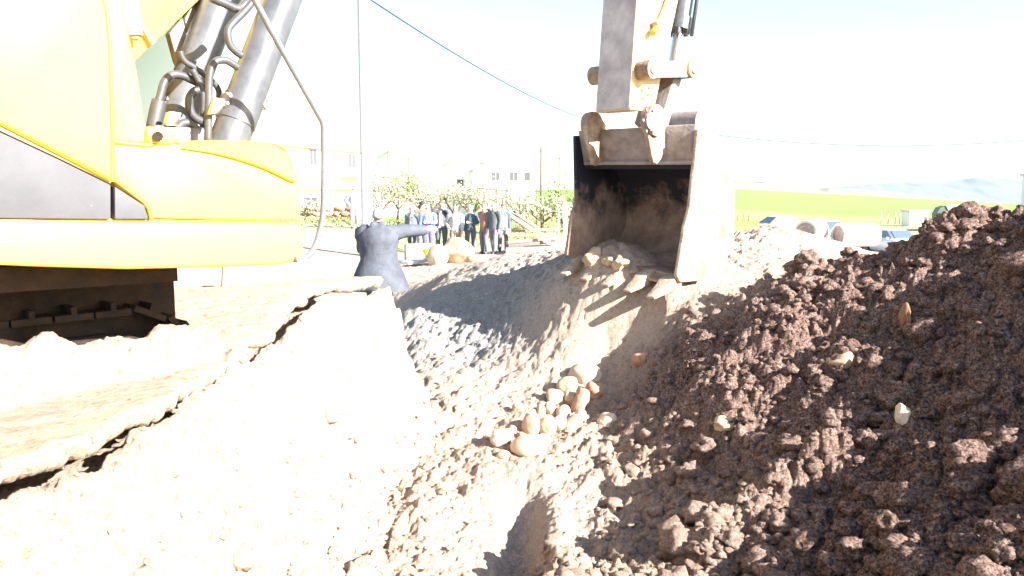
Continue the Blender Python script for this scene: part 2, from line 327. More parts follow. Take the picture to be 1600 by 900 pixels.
def ground(X, Y, detail=True):
    """height above z=0 and attributes (rough, brown, grey, grass)"""
    X = np.asarray(X, float); Y = np.asarray(Y, float)
    o = tps(X, Y); z = o[:, 0]; rough = np.clip(o[:, 1], 0.03, 1.3); brown = np.clip(o[:, 2], 0, 1); grey = np.clip(o[:, 3], 0, 1); grass = np.clip(o[:, 4], 0, 1)
    # the left bank: a terrace with a raised lip and a cut wall
    wob = 0.05 * vnoise(X * 0.3 + 9, Y * 2.2, 3) + 0.03 * vnoise(X * 0.5, Y * 6.0, 4)
    dl = X - np.interp(Y, LIP_Y, LIP_X) - wob
    a = (X - E0.x) * EF.x + (Y - E0.y) * EF.y; r = (X - E0.x) * ER.x + (Y - E0.y) * ER.y
    ter = terrace(X, Y)
    berm = np.exp(-((r + 0.50) / 0.20) ** 2) * (1 - sstep(-.26, -.04, a)) * (0.27 + 0.13 * sstep(-1.4, -.2, a) + .05 * vnoise(X * 6, Y * 6, 31))
    ter = ter + berm - 0.70 * (1 - sstep(-0.78, -0.60, r)) * (1 - sstep(-.38, -.12, a))
    lip = 0.03 * sstep(-0.13, -0.04, dl) * (1 - sstep(.0, .2, dl)) * (1 + vnoise(X * .8, Y * 3, 8)) - 0.115 * sstep(-.75, -.55, dl) * (1 - sstep(-.12, -.05, dl))
    ter = ter + lip
    w = np.clip(dl / np.interp(Y, [4.3, 6.2], [.62, .36]), 0, 1)
    prof = np.where(w < 0.45, w / 0.45 * 0.72, 0.72 + 0.28 * (1 - ((1 - w) / 0.55) ** 1.8))
    prof = np.where(dl <= 0, 0, prof)
    zb = ter * (1 - prof) + np.minimum(z, -1.2) * prof
    endm = sstep(6.15, 6.4, Y + 0.25 * wob + .10 * fbm(X * 5, Y * 2, 3, 19) + 0.10 * (X + 1) * (X < -1)) 
    bank = (dl < np.interp(Y, [4.3, 6.2], [.62, .36])) & (X < 3)
    zz = np.where(bank, zb * (1 - endm) + np.minimum(z, 0) * endm, z)
    wall = np.where(bank, (1 - endm) * np.exp(-((w - 0.45) / 0.35) ** 2) * (dl > 0), 0)
    flat = np.where(dl < -0.12, 1 - endm, 0)
    rough = np.where(bank, np.where(dl < -0.1, 0.14 + .5 * berm, .35 + .5 * sstep(.03, .2, dl)) * (1 - endm) + rough * endm, rough)
    brown = np.where(bank & (endm < .5), 0.0, brown); grey = np.where(bank & (endm < .5), 0.0, grey); grass = np.where(Y < 14, 0, grass)
    if detail:
        near = 1 - sstep(18, 30, Y)
        rr = rough * near
        zz = zz + rr * (0.055 * fbm(X * 1.9, Y * 1.9, 3, 40) + 0.030 * fbm(X * 7, Y * 7, 4, 50, 0.6))
        c = clods(X + .03 * vnoise(X * 9, Y * 9, 61), Y + .03 * vnoise(X * 9, Y * 9, 62), 0.30, 1, .55) * 0.55
        c = np.maximum(c, clods(X, Y, 0.15, 2, .7) * 0.75); c2 = clods(X, Y, 0.07, 4, .8) * 0.8
        zz = zz + np.clip(rr - 0.12, 0, 1.2) * (c * 1.0 + c2 * 1.25 - 0.085)
        zz = zz + near * (0.004 + 0.014 * np.clip(rough, 0, .8)) * fbm(X * 26, Y * 26, 3, 70, .65)
        # drag marks and vertical runs on the cut wall, wheel lines on the terrace
        zz = zz + wall * (0.08 * fbm(X * 1.2, Y * 9, 3, 80) + 0.04 * fbm(X * 3, Y * 28, 3, 81) - 0.05 * sstep(.45, .75, fbm(X * 5, Y * 5, 3, 85)))
        zz = zz + flat * near * (0.012 * vnoise(X * 1.1, Y * 11, 90) + 0.008 * vnoise(X * 1.5, Y * 26, 91))
        # beds and bank of the narrow gully in the trench floor
        gx = (X / Y - np.interp(Y, [3.5, 4.3, 5.2, 6], [.012, .010, .012, .0])) * Y
        g = np.exp(-(gx / 0.10) ** 2) * (1 - sstep(4.9, 5.6, Y)); bank2 = np.exp(-((gx - .22) / 0.12) ** 2) * (1 - sstep(4.7, 5.3, Y))
        zz = zz - 0.10 * g + 0.14 * bank2
        # a spill of clods running down the side of the pile
        for (xa, ya), (xb, yb), hh, ww in (((1.02, 4.15), (1.75, 4.55), .17, .13), ((1.75, 4.55), (2.25, 5.1), .10, .12), ((1.15, 5.7), (1.6, 5.9), .10, .10)):
            ll = (xb - xa) ** 2 + (yb - ya) ** 2; tt = np.clip(((X - xa) * (xb - xa) + (Y - ya) * (yb - ya)) / ll, 0, 1)
            dd = np.hypot(X - xa - tt * (xb - xa), Y - ya - tt * (yb - ya)); zz = zz + hh * np.exp(-(dd / ww) ** 2) * (.8 + .7 * vnoise(X * 4, Y * 4, 99))
    return zz + CAMZ, rough, brown, grey, grass
def gz(x, y, detail=False): return float(ground(np.array([x]), np.array([y]), detail)[0][0])
def hit(px, py, d0=1.5, d1=90, detail=True):
    """first point where the sight line through a pixel meets the ground"""
    d = np.exp(np.linspace(math.log(d0), math.log(d1), 500)); r = ray(px, py)
    X = r.x / r.y * d; Z = CAMZ + r.z / r.y * d
    g = ground(X, d, detail)[0]
    i = int(np.argmax(g >= Z)) if (g >= Z).any() else len(d) - 1
    return Vector((X[i], d[i], g[i]))

def grid_mesh(name, X, Y, Z, shape, mat_, attrs=None, smooth=True):
    n, m = shape; me = bpy.data.meshes.new(name); N = n * m
    co = np.stack([X, Y, Z], 1).astype(np.float32)
    me.vertices.add(N); me.vertices.foreach_set('co', co.ravel())
    idx = np.arange(N).reshape(n, m)
    q = np.stack([idx[:-1, :-1], idx[:-1, 1:], idx[1:, 1:], idx[1:, :-1]], -1).reshape(-1, 4).astype(np.int32)
    me.loops.add(q.size); me.loops.foreach_set('vertex_index', q.ravel())
    me.polygons.add(len(q)); me.polygons.foreach_set('loop_start', np.arange(0, q.size, 4, dtype=np.int32))
    me.polygons.foreach_set('use_smooth', np.full(len(q), smooth))
    me.update(calc_edges=True); me.validate()
    if attrs is not None:
        ca = me.color_attributes.new('soil', 'FLOAT_COLOR', 'POINT'); ca.data.foreach_set('color', attrs.astype(np.float32).ravel())
    me.materials.append(mat_)
    o = bpy.data.objects.new(name, me); COL.objects.link(o); return o

def soil_material(name='soil', attr=True):
    m = bpy.data.materials.new(name); m.use_nodes = True; nt = m.node_tree; L = nt.links.new; b = nt.nodes['Principled BSDF']
    b.inputs['Roughness'].default_value = 0.95; b.inputs['Specular IOR Level'].default_value = 0.15
    tc = nt.nodes.new('ShaderNodeTexCoord')
    def noise_(sc, det=6, ro=0.6):
        n = nt.nodes.new('ShaderNodeTexNoise'); n.inputs['Scale'].default_value = sc; n.inputs['Detail'].default_value = det; n.inputs['Roughness'].default_value = ro
        L(tc.outputs['Object'], n.inputs['Vector']); return n
    def mix(fac, a, c):
        x = nt.nodes.new('ShaderNodeMix'); x.data_type = 'RGBA'
        for s_, v in ((x.inputs[0], fac), (x.inputs[6], a), (x.inputs[7], c)):
            if isinstance(v, (int, float)): s_.default_value = v
            elif isinstance(v, tuple): s_.default_value = (*v, 1)
            else: L(v, s_)
        return x.outputs[2]
    def ramp(src, p0, p1):
        r = nt.nodes.new('ShaderNodeMapRange'); r.inputs['From Min'].default_value = p0; r.inputs['From Max'].default_value = p1; L(src, r.inputs['Value']); return r.outputs[0]
    n1 = ramp(noise_(2.2).outputs['Fac'], .35, .65); n2 = ramp(noise_(16, 6, .7).outputs['Fac'], .38, .62); n3 = ramp(noise_(70, 4, .7).outputs['Fac'], .4, .6)
    dry = mix(n1, (0.47, 0.372, 0.292), (0.38, 0.278, 0.20)); dry = mix(n2, dry, (0.50, 0.395, 0.31)); dry = mix(ramp(noise_(26, 9, .8).outputs['Fac'], .535, .64), dry, (0.24, 0.15, 0.085))
    brn = mix(n1, (0.29, 0.182, 0.138), (0.185, 0.107, 0.080)); brn = mix(n2, brn, (0.335, 0.235, 0.195)); brn = mix(n3, brn, (0.048, 0.027, 0.023)); brn = mix(ramp(noise_(32, 5, .75).outputs['Fac'], .58, .66), brn, (0.43, 0.32, 0.27))
    if attr:
        at = nt.nodes.new('ShaderNodeVertexColor'); at.layer_name = 'soil'
        sp = nt.nodes.new('ShaderNodeSeparateColor'); L(at.outputs['Color'], sp.inputs[0])
        gry = mix(n3, (0.36, 0.345, 0.325), (0.24, 0.225, 0.205)); gry = mix(ramp(noise_(45, 3, .5).outputs['Fac'], .6, .66), gry, (0.5, 0.48, 0.45))
        grs = mix(n2, (0.20, 0.25, 0.07), (0.30, 0.29, 0.12)); grs = mix(n1, grs, (0.16, 0.24, 0.05))
        c = mix(sp.outputs[0], dry, brn); c = mix(sp.outputs[1], c, gry); c = mix(sp.outputs[2], c, grs)
    else: c = brn
    L(c, b.inputs['Base Color'])
    bp = nt.nodes.new('ShaderNodeBump'); bp.inputs['Strength'].default_value = 1.0; bp.inputs['Distance'].default_value = 0.035
    nb = noise_(30, 9, .75); L(nb.outputs['Fac'], bp.inputs['Height']); L(bp.outputs[0], b.inputs['Normal'])
    return m
M['soil'] = soil_material(); M['clod'] = soil_material('clod_soil')

uu = np.concatenate([np.linspace(-1.35, -.68, 60, endpoint=False), np.linspace(-.68, .68, 800, endpoint=False), np.linspace(.68, 1.45, 90)])
yy = np.concatenate([np.exp(np.linspace(math.log(.9), math.log(2.4), 90, endpoint=False)), np.exp(np.linspace(math.log(2.4), math.log(16), 560, endpoint=False)), np.exp(np.linspace(math.log(16), math.log(80), 110))])
YY, UU = np.meshgrid(yy, uu, indexing='ij'); GX = (UU * YY).ravel(); GY = YY.ravel()
GZ, g_r, g_b, g_g, g_v = ground(GX, GY)
edge = 0.5 + 0.5 * fbm(GX * 2, GY * 2, 3, 5)
g_v2 = np.clip(g_v * 1.6 - 0.5 * edge, 0, 1)
tag(grid_mesh('ground', GX, GY, GZ, YY.shape, M['soil'], np.stack([g_b, g_g, g_v2, np.ones_like(g_b)], 1)), kind='structure')

# the hard crust of the terrace, undercut along the edge of the bank
cy = np.concatenate([np.linspace(1.3, 3.2, 300), np.linspace(3.205, 6.22, 420)]); cx0 = lip_x(np.interp(cy, LIP_Y, LIP_X), cy)
gap = np.interp(cy, [1.3, 2.0, 2.6, 3.1, 3.8, 4.5, 5.2, 5.8, 6.2], [.06, .06, .05, .025, .015, .04, .075, .06, .03])
over = -.10 + .055 * fbm(cy * 1.7, cy * 0 + 3, 3, 401) + .045 * fbm(cy * 9, cy * 0 + 1.3, 4, 402, .65)
rows_ = []
def crust_row(dl, zoff, f=1.0, nz=.008):
    x = cx0 + dl; z = terrace(x, cy) + zoff + nz * fbm(x * 9, cy * 9, 4, 410) + .012 * vnoise(x * 1.3, cy * 10, 90) * (dl < -.2)
    rows_.append((x, cy, z + CAMZ))
gap = gap * .8; edge_z = gap + .075
for q in np.linspace(0, 1, 56): crust_row(-2.3 + (over + 2.3) * q, -.04 + (edge_z + .04) * q)
crust_row(over + .02, edge_z - .025, nz=.016); crust_row(over + .012, edge_z - .05, nz=.018); crust_row(over - .012, edge_z - .075, nz=.016)
crust_row(over - .25, edge_z - .08); crust_row(np.full_like(cy, -.80), np.full_like(cy, -.14))
cr = np.array(rows_)
o = grid_mesh('terrace_crust', cr[:, 0].ravel(), cr[:, 1].ravel(), cr[:, 2].ravel(), (len(rows_), len(cy)), M['soil'], np.tile([0., 0, 0, 1], (len(rows_) * len(cy), 1)))
tag(o, kind='structure')

# ------------------------------------------------------------------ clods lying loose on the soil (one mass nobody could count)
def ico(sub):
    bm = bmesh.new(); bmesh.ops.create_icosphere(bm, subdivisions=sub, radius=1); bm.verts.ensure_lookup_table()
    v = np.array([x.co[:] for x in bm.verts]); f = np.array([[q.index for q in x.verts] for x in bm.faces]); bm.free(); return v, f
def lump(v, seed, amp, fr=1.3):
    out = []
    for p in v:
        q = Vector(p) * fr + Vector((seed * 3.7, seed * 1.3, -seed * 2.1))
        out.append(np.array(p) * (1 + amp * mnoise.noise(q) * 1.6 + amp * 0.6 * mnoise.noise(q * 2.7) + amp * .35 * mnoise.noise(q * 6)))
    return np.array(out)
def scatter(name, XY, size, bases, mat_, sink=0.3, smooth=True):
    z, r_, b_, g_, v_ = ground(XY[:, 0], XY[:, 1])
    vs_, fs, at, n0 = [], [], [], 0
    for i in range(len(XY)):
        v, f = bases[i % len(bases)]
        q = Matrix.Rotation(rng.random() * 6.28, 3, 'Z') @ Matrix.Rotation(rng.random() * 6.28, 3, 'X')
        w = v @ np.array(q).T * (size[i] * np.array([1, rng.uniform(.7, 1), rng.uniform(.55, .9)])) + np.array([XY[i, 0], XY[i, 1], z[i] + size[i] * (0.5 - sink)])
        vs_.append(w); fs.append(f + n0); n0 += len(v)
        at.append(np.tile([b_[i], g_[i] * .7, 0, 1], (len(v), 1)))
    V = np.concatenate(vs_).astype(np.float32); Fc = np.concatenate(fs).astype(np.int32)
    me = bpy.data.meshes.new(name); me.vertices.add(len(V)); me.vertices.foreach_set('co', V.ravel())
    me.loops.add(Fc.size); me.loops.foreach_set('vertex_index', Fc.ravel()); me.polygons.add(len(Fc)); me.polygons.foreach_set('loop_start', np.arange(0, Fc.size, 3, dtype=np.int32))
    me.polygons.foreach_set('use_smooth', np.full(len(Fc), smooth)); me.update(calc_edges=True)
    ca = me.color_attributes.new('soil', 'FLOAT_COLOR', 'POINT'); ca.data.foreach_set('color', np.concatenate(at).astype(np.float32).ravel())
    me.materials.append(mat_); o = bpy.data.objects.new(name, me); COL.objects.link(o); return o
i1 = ico(1); i2 = ico(2)
i3 = ico(3)
B1 = [(lump(i1[0], k + 1, .30), i1[1]) for k in range(10)]; B2 = [(lump(i2[0], k + 30, .42, 1.7), i2[1]) for k in range(14)]; B3 = [(lump(i3[0], k + 60, .40, 1.9), i3[1]) for k in range(12)]
def sample(n, ymax, power, lo=.2, umax=.85):
    out = []
    while len(out) < n:
        m = n * 3; Y = np.exp(rng.uniform(math.log(2.0), math.log(ymax), m)); X = rng.uniform(-umax, umax, m) * Y
        _, r_, b_, g_, v_ = ground(X, Y, False)
        k = rng.random(m) < np.clip((r_ - lo) / 1.1, 0, 1) ** power
        out += list(zip(X[k], Y[k]))
    return np.array(out[:n])
XY = sample(9000, 15, 1.3, .42); tag(scatter('loose_soil_crumbs', XY, 0.010 + 0.026 * rng.random(len(XY)) ** 3, B1, M['clod'], smooth=False), kind='stuff')
XY = sample(2600, 11, 1.8, .5); tag(scatter('soil_clods', XY, 0.022 + 0.040 * rng.random(len(XY)) ** 2, B2, M['clod'], .30), kind='stuff')
XY = sample(330, 9, 2.0, .6); tag(scatter('large_soil_clods', XY, 0.05 + 0.085 * rng.random(len(XY)) ** 2.5, B3, M['clod'], .38), kind='stuff')

ey = rng.uniform(1.7, 6.15, 110); ex_ = lip_x(np.interp(ey, LIP_Y, LIP_X), ey) + rng.normal(.03, .05, 110)
XY = np.stack([ex_, ey], 1); tag(scatter('bank_edge_clods', XY, 0.006 + 0.018 * rng.random(110) ** 2.2, B1, M['clod'], .25, smooth=False), kind='stuff')

# ------------------------------------------------------------------ excavator
ex = thing('excavator', 'large yellow excavator with black boom cylinders, its digging bucket lowered on the soil', 'excavator', E(-1.0, -1.2, -1.40))
def ar(p): q = p - Vector((E0.x, E0.y, CAMZ)); return q.dot(EF), q.z
def flat_prism(px, r0, depth):    # outline traced on a plane of the machine, extruded inwards
    return MB().prism([S(x, y, r0) for x, y in px], -ER * depth)
# lower frame of the house, with a rounded lower edge
low = [(-260, 336), (0, 342), (240, 346), (468, 350), (475, 360), (476, 398), (468, 408), (440, 414), (330, 418), (200, 421), (60, 417), (-260, 404)]
flat_prism(low, 0.0, 2.3).build('house_frame', M['yellow_frame'], ex, bevel=0.022, seg=3)
seam = MB()
top_pts = [(-260, 337), (0, 343), (240, 346.5), (450, 349)]
seam.tube([S(x, y, -.03) for x, y in top_pts], 0.012, 6); seam.build('frame_seam', M['seam'], ex)
# tool box: side face, sloped upper face, front
side = [(179, 224), (228, 228), (268, 220), (281, 223), (284, 231), (330, 237), (372, 247), (415, 262), (450, 279), (464, 285), (469, 292), (470, 344), (236, 341), (229, 321), (179, 288)]
tb = flat_prism(side, -0.005, 1.0).build('tool_box', M['yellow'], ex, bevel=0.012, seg=2)
crest = [(284, 231), (330, 237), (372, 247), (415, 262), (450, 279), (463, 285)]
upper = [(276, 221), (330, 219), (372, 220), (415, 222), (446, 228), (464, 270)]
hood = MB(); rings = []
for (x0, y0), (x1, y1) in zip(crest, upper):
    a = S(x0, y0 + 3, -.02); b = S(x1, y1, -.30); c = b - ER * .6 - EU * .02; d = a - ER * .9 - EU * .05
    rings.append([a, a * .5 + b * .5 + EU * .012, b, c, d])
hood.loft(rings).build('tool_box_lid', M['yellow'], ex, smooth=50)
MB().tube([S(x, y, 0.004) for x, y in [(284, 231), (330, 237), (372, 247), (415, 262), (450, 279), (462, 285)]], [.004, .008, .010, .010, .010, .004], 6, curve=4).build('lid_seam', M['seam'], tb)
MB().tube([S(x, y, -.004) for x, y in [(178, 221), (210, 225), (235, 226), (262, 220), (280, 222)]], .010, 6, curve=4).build('lid_seam', M['seam'], tb)
# side door with its crease, and the fairing in front of it
door = [(-260, -160), (150, -160), (158, -20), (167, 20), (171, 70), (173, 130), (174.5, 210), (174.5, 279), (90, 236), (0, 190), (-260, 60)]
sd = flat_prism(door, 0.012, 0.06).build('side_door', M['yellow'], ex, bevel=0.008)
MB().tube([S(x, y, 0.008) for x, y in [(150, -120), (158, -20), (167, 20), (171, 70), (173.5, 130), (175, 210), (175.5, 284)]], .009, 6, curve=3).build('door_seam', M['seam'], sd)
MB().tube([S(x, y, 0.016) for x, y in [(-200, 90), (0, 191), (90, 237), (174, 280)]], .010, 6).build('crease_stripe', M['seam'], sd)
MB().tube([S(x, y, 0.002) for x, y in [(180, 282), (205, 301), (226, 317), (233, 327), (237, 342)]], .008, 6).build('crease_stripe', M['seam'], tb)
fair = [(160, -160), (193, -10), (197, 30), (204, 62), (213, 105), (220, 150), (226, 190), (236, 214), (262, 219), (250, 226), (176, 221), (174, 130), (168, 20), (150, -160)]
flat_prism(fair, -0.012, 0.9).build('engine_fairing', M['yellow'], ex, bevel=0.01)
MB().box(S(247, 213, -.02), .12, .07, .07, (EF, ER, EU)).build('lifting_lug', M['yellow'], ex, bevel=0.02)
MB().tube([S(247, 213, .02), S(247, 213, .035)], .020, 12).build('lug_hole', M['underside'], ex)
# dark grey plastic panels
p1 = [(-260, 88), (0, 206), (90, 248), (173.5, 289), (173.5, 343), (0, 341), (-260, 336)]
flat_prism(p1, 0.006, 0.05).build('side_panel', M['dgrey'], ex, bevel=0.006)
strip = [(-260, 64), (0, 194), (90, 240), (173.5, 281), (173.5, 287), (90, 246), (0, 204), (-260, 84)]
flat_prism(strip, 0.010, 0.05).build('side_stripe', M['yellow_worn'], ex, bevel=0.004)
p2 = [(179.5, 291), (226, 321), (233, 342.5), (179.5, 342.5)]
flat_prism(p2, 0.004, 0.05).build('side_panel', M['dgrey'], ex, bevel=0.006)
# house body behind, counterweight
MB().prism([E(-1.0, -.15, .1), E(-1.0, -.15, -.15), E(-3.4, -.15, -.15), E(-3.4, -.15, .95), E(-1.0, -.15, .95)], -ER * 2.2).build('engine_house', M['yellow'], ex, bevel=.03)
MB().prism([E(-3.35, 0, -.3), E(-3.8, 0, -.2), E(-3.95, 0, .3), E(-3.8, 0, .9), E(-3.35, 0, .95)], -ER * 2.5).build('counterweight', M['dgrey'], ex, bevel=.06, seg=3)
MB().tube([S(x, y, .01) for x, y in [(300, -150), (340, -85), (393, -8), (425, 50), (460, 112), (497, 178), (505, 195), (506, 215), (506, 270), (505, 330), (500, 360), (492, 385), (480, 401), (462, 405)]], .0145, 10, curve=5).build('handrail', M['rail'], ex, smooth=180)
MB().box(S(468, 406, .0), .06, .05, .02, (EF, ER, EU)).build('rail_foot', M['rail'], ex, bevel=.005)
# underside: belly plate, swing bearing, tracks
fb = ar(S(277, 422, -.25))[0]
MB().prism([E(-3.3, -.25, -.36), E(fb, -.25, -.40), E(fb, -2.1, -.40), E(-3.3, -2.1, -.36)], EU * .10).build('belly_plate', M['underside'], ex)
MB().tube([E(-1.3, -1.2, -.85), E(-1.3, -1.2, -.38)], .55, 28).build('swing_bearing', M['underside'], ex, smooth=30)
def track(r0, r1):
    pr = []                                   # closed loop of the chain in the a-z plane
    A0, A1, Z0, Z1 = -2.9, -.42, -1.36, -.58; rad = (Z1 - Z0) / 2
    for k in range(13): t = -math.pi / 2 + math.pi * k / 12; pr.append((A1 - .0 + rad * math.cos(t) * .9 - .12, (Z0 + Z1) / 2 + rad * math.sin(t)))
    for k in range(13): t = math.pi / 2 + math.pi * k / 12; pr.append((A0 + rad * math.cos(t) * .9, (Z0 + Z1) / 2 + rad * math.sin(t)))
    fr = MB().prism([E(A0 + (a - A0) * .94 + .05, r0 - .08, -.97 + (z + .97) * .72) for a, z in pr], -ER * (abs(r1 - r0) - .16)).build('track_frame', M['underside'], ex)
    loop = [Vector((a, z)) for a, z in pr] + [Vector(pr[0])]
    L_ = [0]
    for i in range(1, len(loop)): L_.append(L_[-1] + (loop[i] - loop[i - 1]).length)
    n = 40
    for k in range(n):
        s = L_[-1] * k / n; i = max(j for j in range(len(L_)) if L_[j] <= s + 1e-9); i = min(i, len(loop) - 2)
        t = (s - L_[i]) / (L_[i + 1] - L_[i]); p = loop[i].lerp(loop[i + 1], t); d = (loop[i + 1] - loop[i]).normalized()
        da = EF * d.x + EU * d.y; nn = EF * d.y - EU * d.x
        c = E(p.x, (r0 + r1) / 2, p.y)
        MB().box(c, L_[-1] / n * .94, abs(r1 - r0), .03, (da, ER, nn)).box(c + nn * .03, .025, abs(r1 - r0), .04, (da, ER, nn)).build('track_shoe', M['underside'], fr)
fa = ar(S(274, 440, -.82))[0]
MB().prism([E(-3.2, -.82, -1.2), E(fa, -.82, -1.2), E(fa, -.82, -.40), E(-3.2, -.82, -.34)], -ER * 1.2).build('undercarriage_frame', M['underside'], ex, bevel=.02)
track(-.68, -1.13); track(-1.65, -2.1)
# cab on the far side of the boom
cab = MB().prism([S(x, y, -1.75) for x, y in [(60, -420), (330, -420), (322, 60), (304, 222), (60, 222)]], -ER * .95).build('cab', M['yellow'], ex, bevel=.02)
MB().prism([S(x, y, -1.74) for x, y in [(205, 40), (312, 30), (296, 200), (214, 200)]], -ER * .03).build('cab_window', M['glass'], cab)
MB().prism([S(x, y, -1.74) for x, y in [(120, -390), (318, -390), (314, 12), (205, 22), (120, 22)]], -ER * .03).build('cab_window', M['glass'], cab)
# boom, from its foot up over the frame and down to the stick
bl = [S(x, y, -.92) for x, y in [(205, 104), (318, -4)]]
a0, z0 = ar(bl[0]); a1, z1 = ar(bl[1])
bo = [(a0, z0), (a1, z1), (1.25, 2.55), (2.2, 3.05), (4.35, 3.62), (4.6, 3.75), (4.55, 3.98), (4.2, 4.0), (1.9, 3.75), (.75, 3.05), (-.55, 1.5), (-.9, .95), (-.85, .55), (-.6, .42)]
boom = MB().prism([E(a, -.94, z) for a, z in bo], -ER * .5).build('boom', M['yellow'], ex, bevel=.015)
MB().tube([S(x, y, -.86) for x, y in [(194, -30), (197, 10), (206, 40), (207, 62)]], [.045, .05, .05, .03], 14, curve=6).build('spiral_hose', M['hose_tan'], ex, smooth=180)
for k in range(16):
    t = k / 15; c = S(194 + 12 * t ** .7, -20 + 74 * t, -.86); d = (S(206, 50, -.86) - S(195, -20, -.86)).normalized()
    MB().tube([c - d * .006, c + d * .006], .052, 14).build('hose_coil', M['hose_tan'], [o for o in bpy.data.objects if o.name == 'spiral_hose'][0], smooth=40)
MB().prism([S(x, y, -.90) for x, y in [(215, 30), (219, 30), (243, 66), (238, 70)]], -ER * .04).build('boom_step', M['yellow_worn'], boom)
# dark bracket behind the far cylinder
MB().prism([S(x, y, -1.05) for x, y in [(286, 28), (294, 64), (300, 92), (286, 112), (277, 96), (265, 52)]], -ER * .06).build('boom_bracket', M['dsteel'], boom, bevel=.006)
MB().prism([S(x, y, -1.05) for x, y in [(316, -6), (306, -6), (289, 30), (293, 52)]], -ER * .06).build('boom_bracket', M['dsteel'], boom, bevel=.006)
# boom cylinders
def cyl(p0, p1, rad, r, name='boom_cylinder'):
    b = S(*p0, r); t = S(*p1, r); ax = (t - b).normalized()
    top = b + ax * 1.75
    c = MB().tube([b - ax * .18, top], rad, 32).build(name, M['black'], ex, smooth=40)
    MB().tube([b + ax * .10, b + ax * .235], rad * 1.05, 32).build('cylinder_band', M['black'], c, smooth=40)
    MB().tube([top, top + ax * .06], rad * 1.08, 32).build('cylinder_gland', M['black'], c, smooth=40)
    MB().tube([top, top + ax * .9], rad * .55, 20).build('cylinder_rod', M['steel'], c, smooth=40)
    for s_ in (1, -1):
        q = b + ax * .22 + (EF * .75 * s_ + ER * .1).normalized() * rad * 1.12
        k = MB().box(q, .05, .05, .075, (EF, ER, ax)).build('cylinder_clamp', M['dsteel'], c, bevel=.006)
        for j in (-1, 1):
            MB().tube([q + ax * .02 * j + ER * .02, q + ax * .02 * j + ER * .034], .009, 8).build('bolt', M['steel'], k)
    return c
c_near = cyl((357, 222), (441, 0), .092, -.42)
c_far = cyl((262, 222), (346, 0), .098, -.95)
def hose(pts_, r, rad, name='hydraulic_hose'):
    MB().tube([S(x, y, r) for x, y in pts_], rad, 10, curve=5).build(name, M['rubber'], ex, smooth=180)
hose([(398, -6), (392, 6), (378, 22), (364, 36), (356, 49), (359, 69), (368, 80), (378, 87)], -.36, .018)
hose([(372, 106), (362, 99), (351, 94), (336, 97), (328, 115), (326, 153), (325, 225)], -.36, .018)
hose([(240, 196), (246, 165), (251, 148), (257, 128), (269, 117), (287, 119), (305, 128), (322, 134)], -.62, .020)
hose([(240, 200), (244, 178), (249, 158)], -.61, .036)
hose([(282, 80), (284, 88), (290, 97), (303, 105), (320, 117), (334, 129), (342, 143), (341, 160)], -.60, .015)
hose([(310, 141), (303, 143), (296, 155), (297, 172), (304, 183), (316, 190)], -.55, .021)
hose([(274, 213), (278, 199), (285, 193), (294, 192), (305, 199), (312, 215)], -.50, .019)
hose([(300, 108), (316, 140), (318, 180), (315, 225)], -.58, .017)
hose([(330, -4), (352, 6), (372, 14), (386, 4)], -.5, .022)
MB().box(S(337, 167, -.33), .055, .05, .085, (EF, ER, (EU + EF * .35).normalized())).build('hose_clamp', M['steel'], ex, bevel=.006)
MB().box(S(268, 186, -.48), .06, .05, .07, (EF, ER, (EU + EF * .35).normalized())).build('hose_clamp', M['steel'], ex, bevel=.006)
MB().box(S(285, 222, -.72), .5, .5, .12, (EF, ER, EU)).build('boom_foot_mount', M['black'], ex, bevel=.02)
# stick
ax_ = lambda x, y, r=-1.02: ar(S(x, y, r))
i0 = ax_(997, 0); i1_ = ax_(985, 172); o1 = ax_(1022, 172); o0 = ax_(1060, 0)
dv = ((i0[0] - i1_[0]) / (i0[1] - i1_[1]), (o0[0] - o1[0]) / (o0[1] - o1[1]))
def up(p, k, z): return (p[0] + k * (z - p[1]), z)
st = [i1_, up(i0, dv[0], 1.9), up(i0, dv[0], 3.0), (4.35, 3.9), (4.6, 4.35), (4.95, 4.3), up(o0, dv[1], 3.2), up(o0, dv[1], 1.9), o1, ((i1_[0] + o1[0]) / 2, o1[1] - .02)]
stick = MB().prism([E(a, -1.02, z) for a, z in st], -ER * .40).build('stick', M['yellow_worn'], ex, bevel=.012)
wp = [up(i1_, dv[0], i1_[1] + .02), up(i0, dv[0], 2.3)]
MB().prism([E(wp[0][0] - .006, -1.03, wp[0][1]), E(wp[1][0] - .006, -1.03, wp[1][1]), E(wp[1][0] - .006, -1.41, wp[1][1]), E(wp[0][0] - .006, -1.41, wp[0][1])], -EF * .004).build('stick_underplate', M['stick_face'], ex)
# pin boss at the foot of the stick
def pin(x, y, ra, rb, rad, name, m, parent, n=24, sm=40):
    p = S(x, y, ra); return MB().tube([p, p + ER * (rb - ra)], rad, n).build(name, m, parent, smooth=sm)
pin(1008, 197, -1.60, -.92, .125, 'bucket_pin_barrel', M['dsteel'], ex)
d1 = pin(1014, 189, -.93, -.84, .145, 'pin_boss', M['bucket_edge'], ex); pin(1014, 189, -.84, -.815, .075, 'pin_cap', M['dsteel'], d1)
for k in range(6):
    p = S(1014, 189, -.835) + (EF * math.cos(k * 1.047) + EU * math.sin(k * 1.047)) * .108
    MB().tube([p, p + ER * .016], .014, 6).build('bolt', M['dsteel'], d1)
pL = S(1014, 189, -.93) - ER * .62
MB().tube([pL, pL - ER * .09], .125, 24).build('pin_boss', M['bucket_edge'], ex, smooth=40)
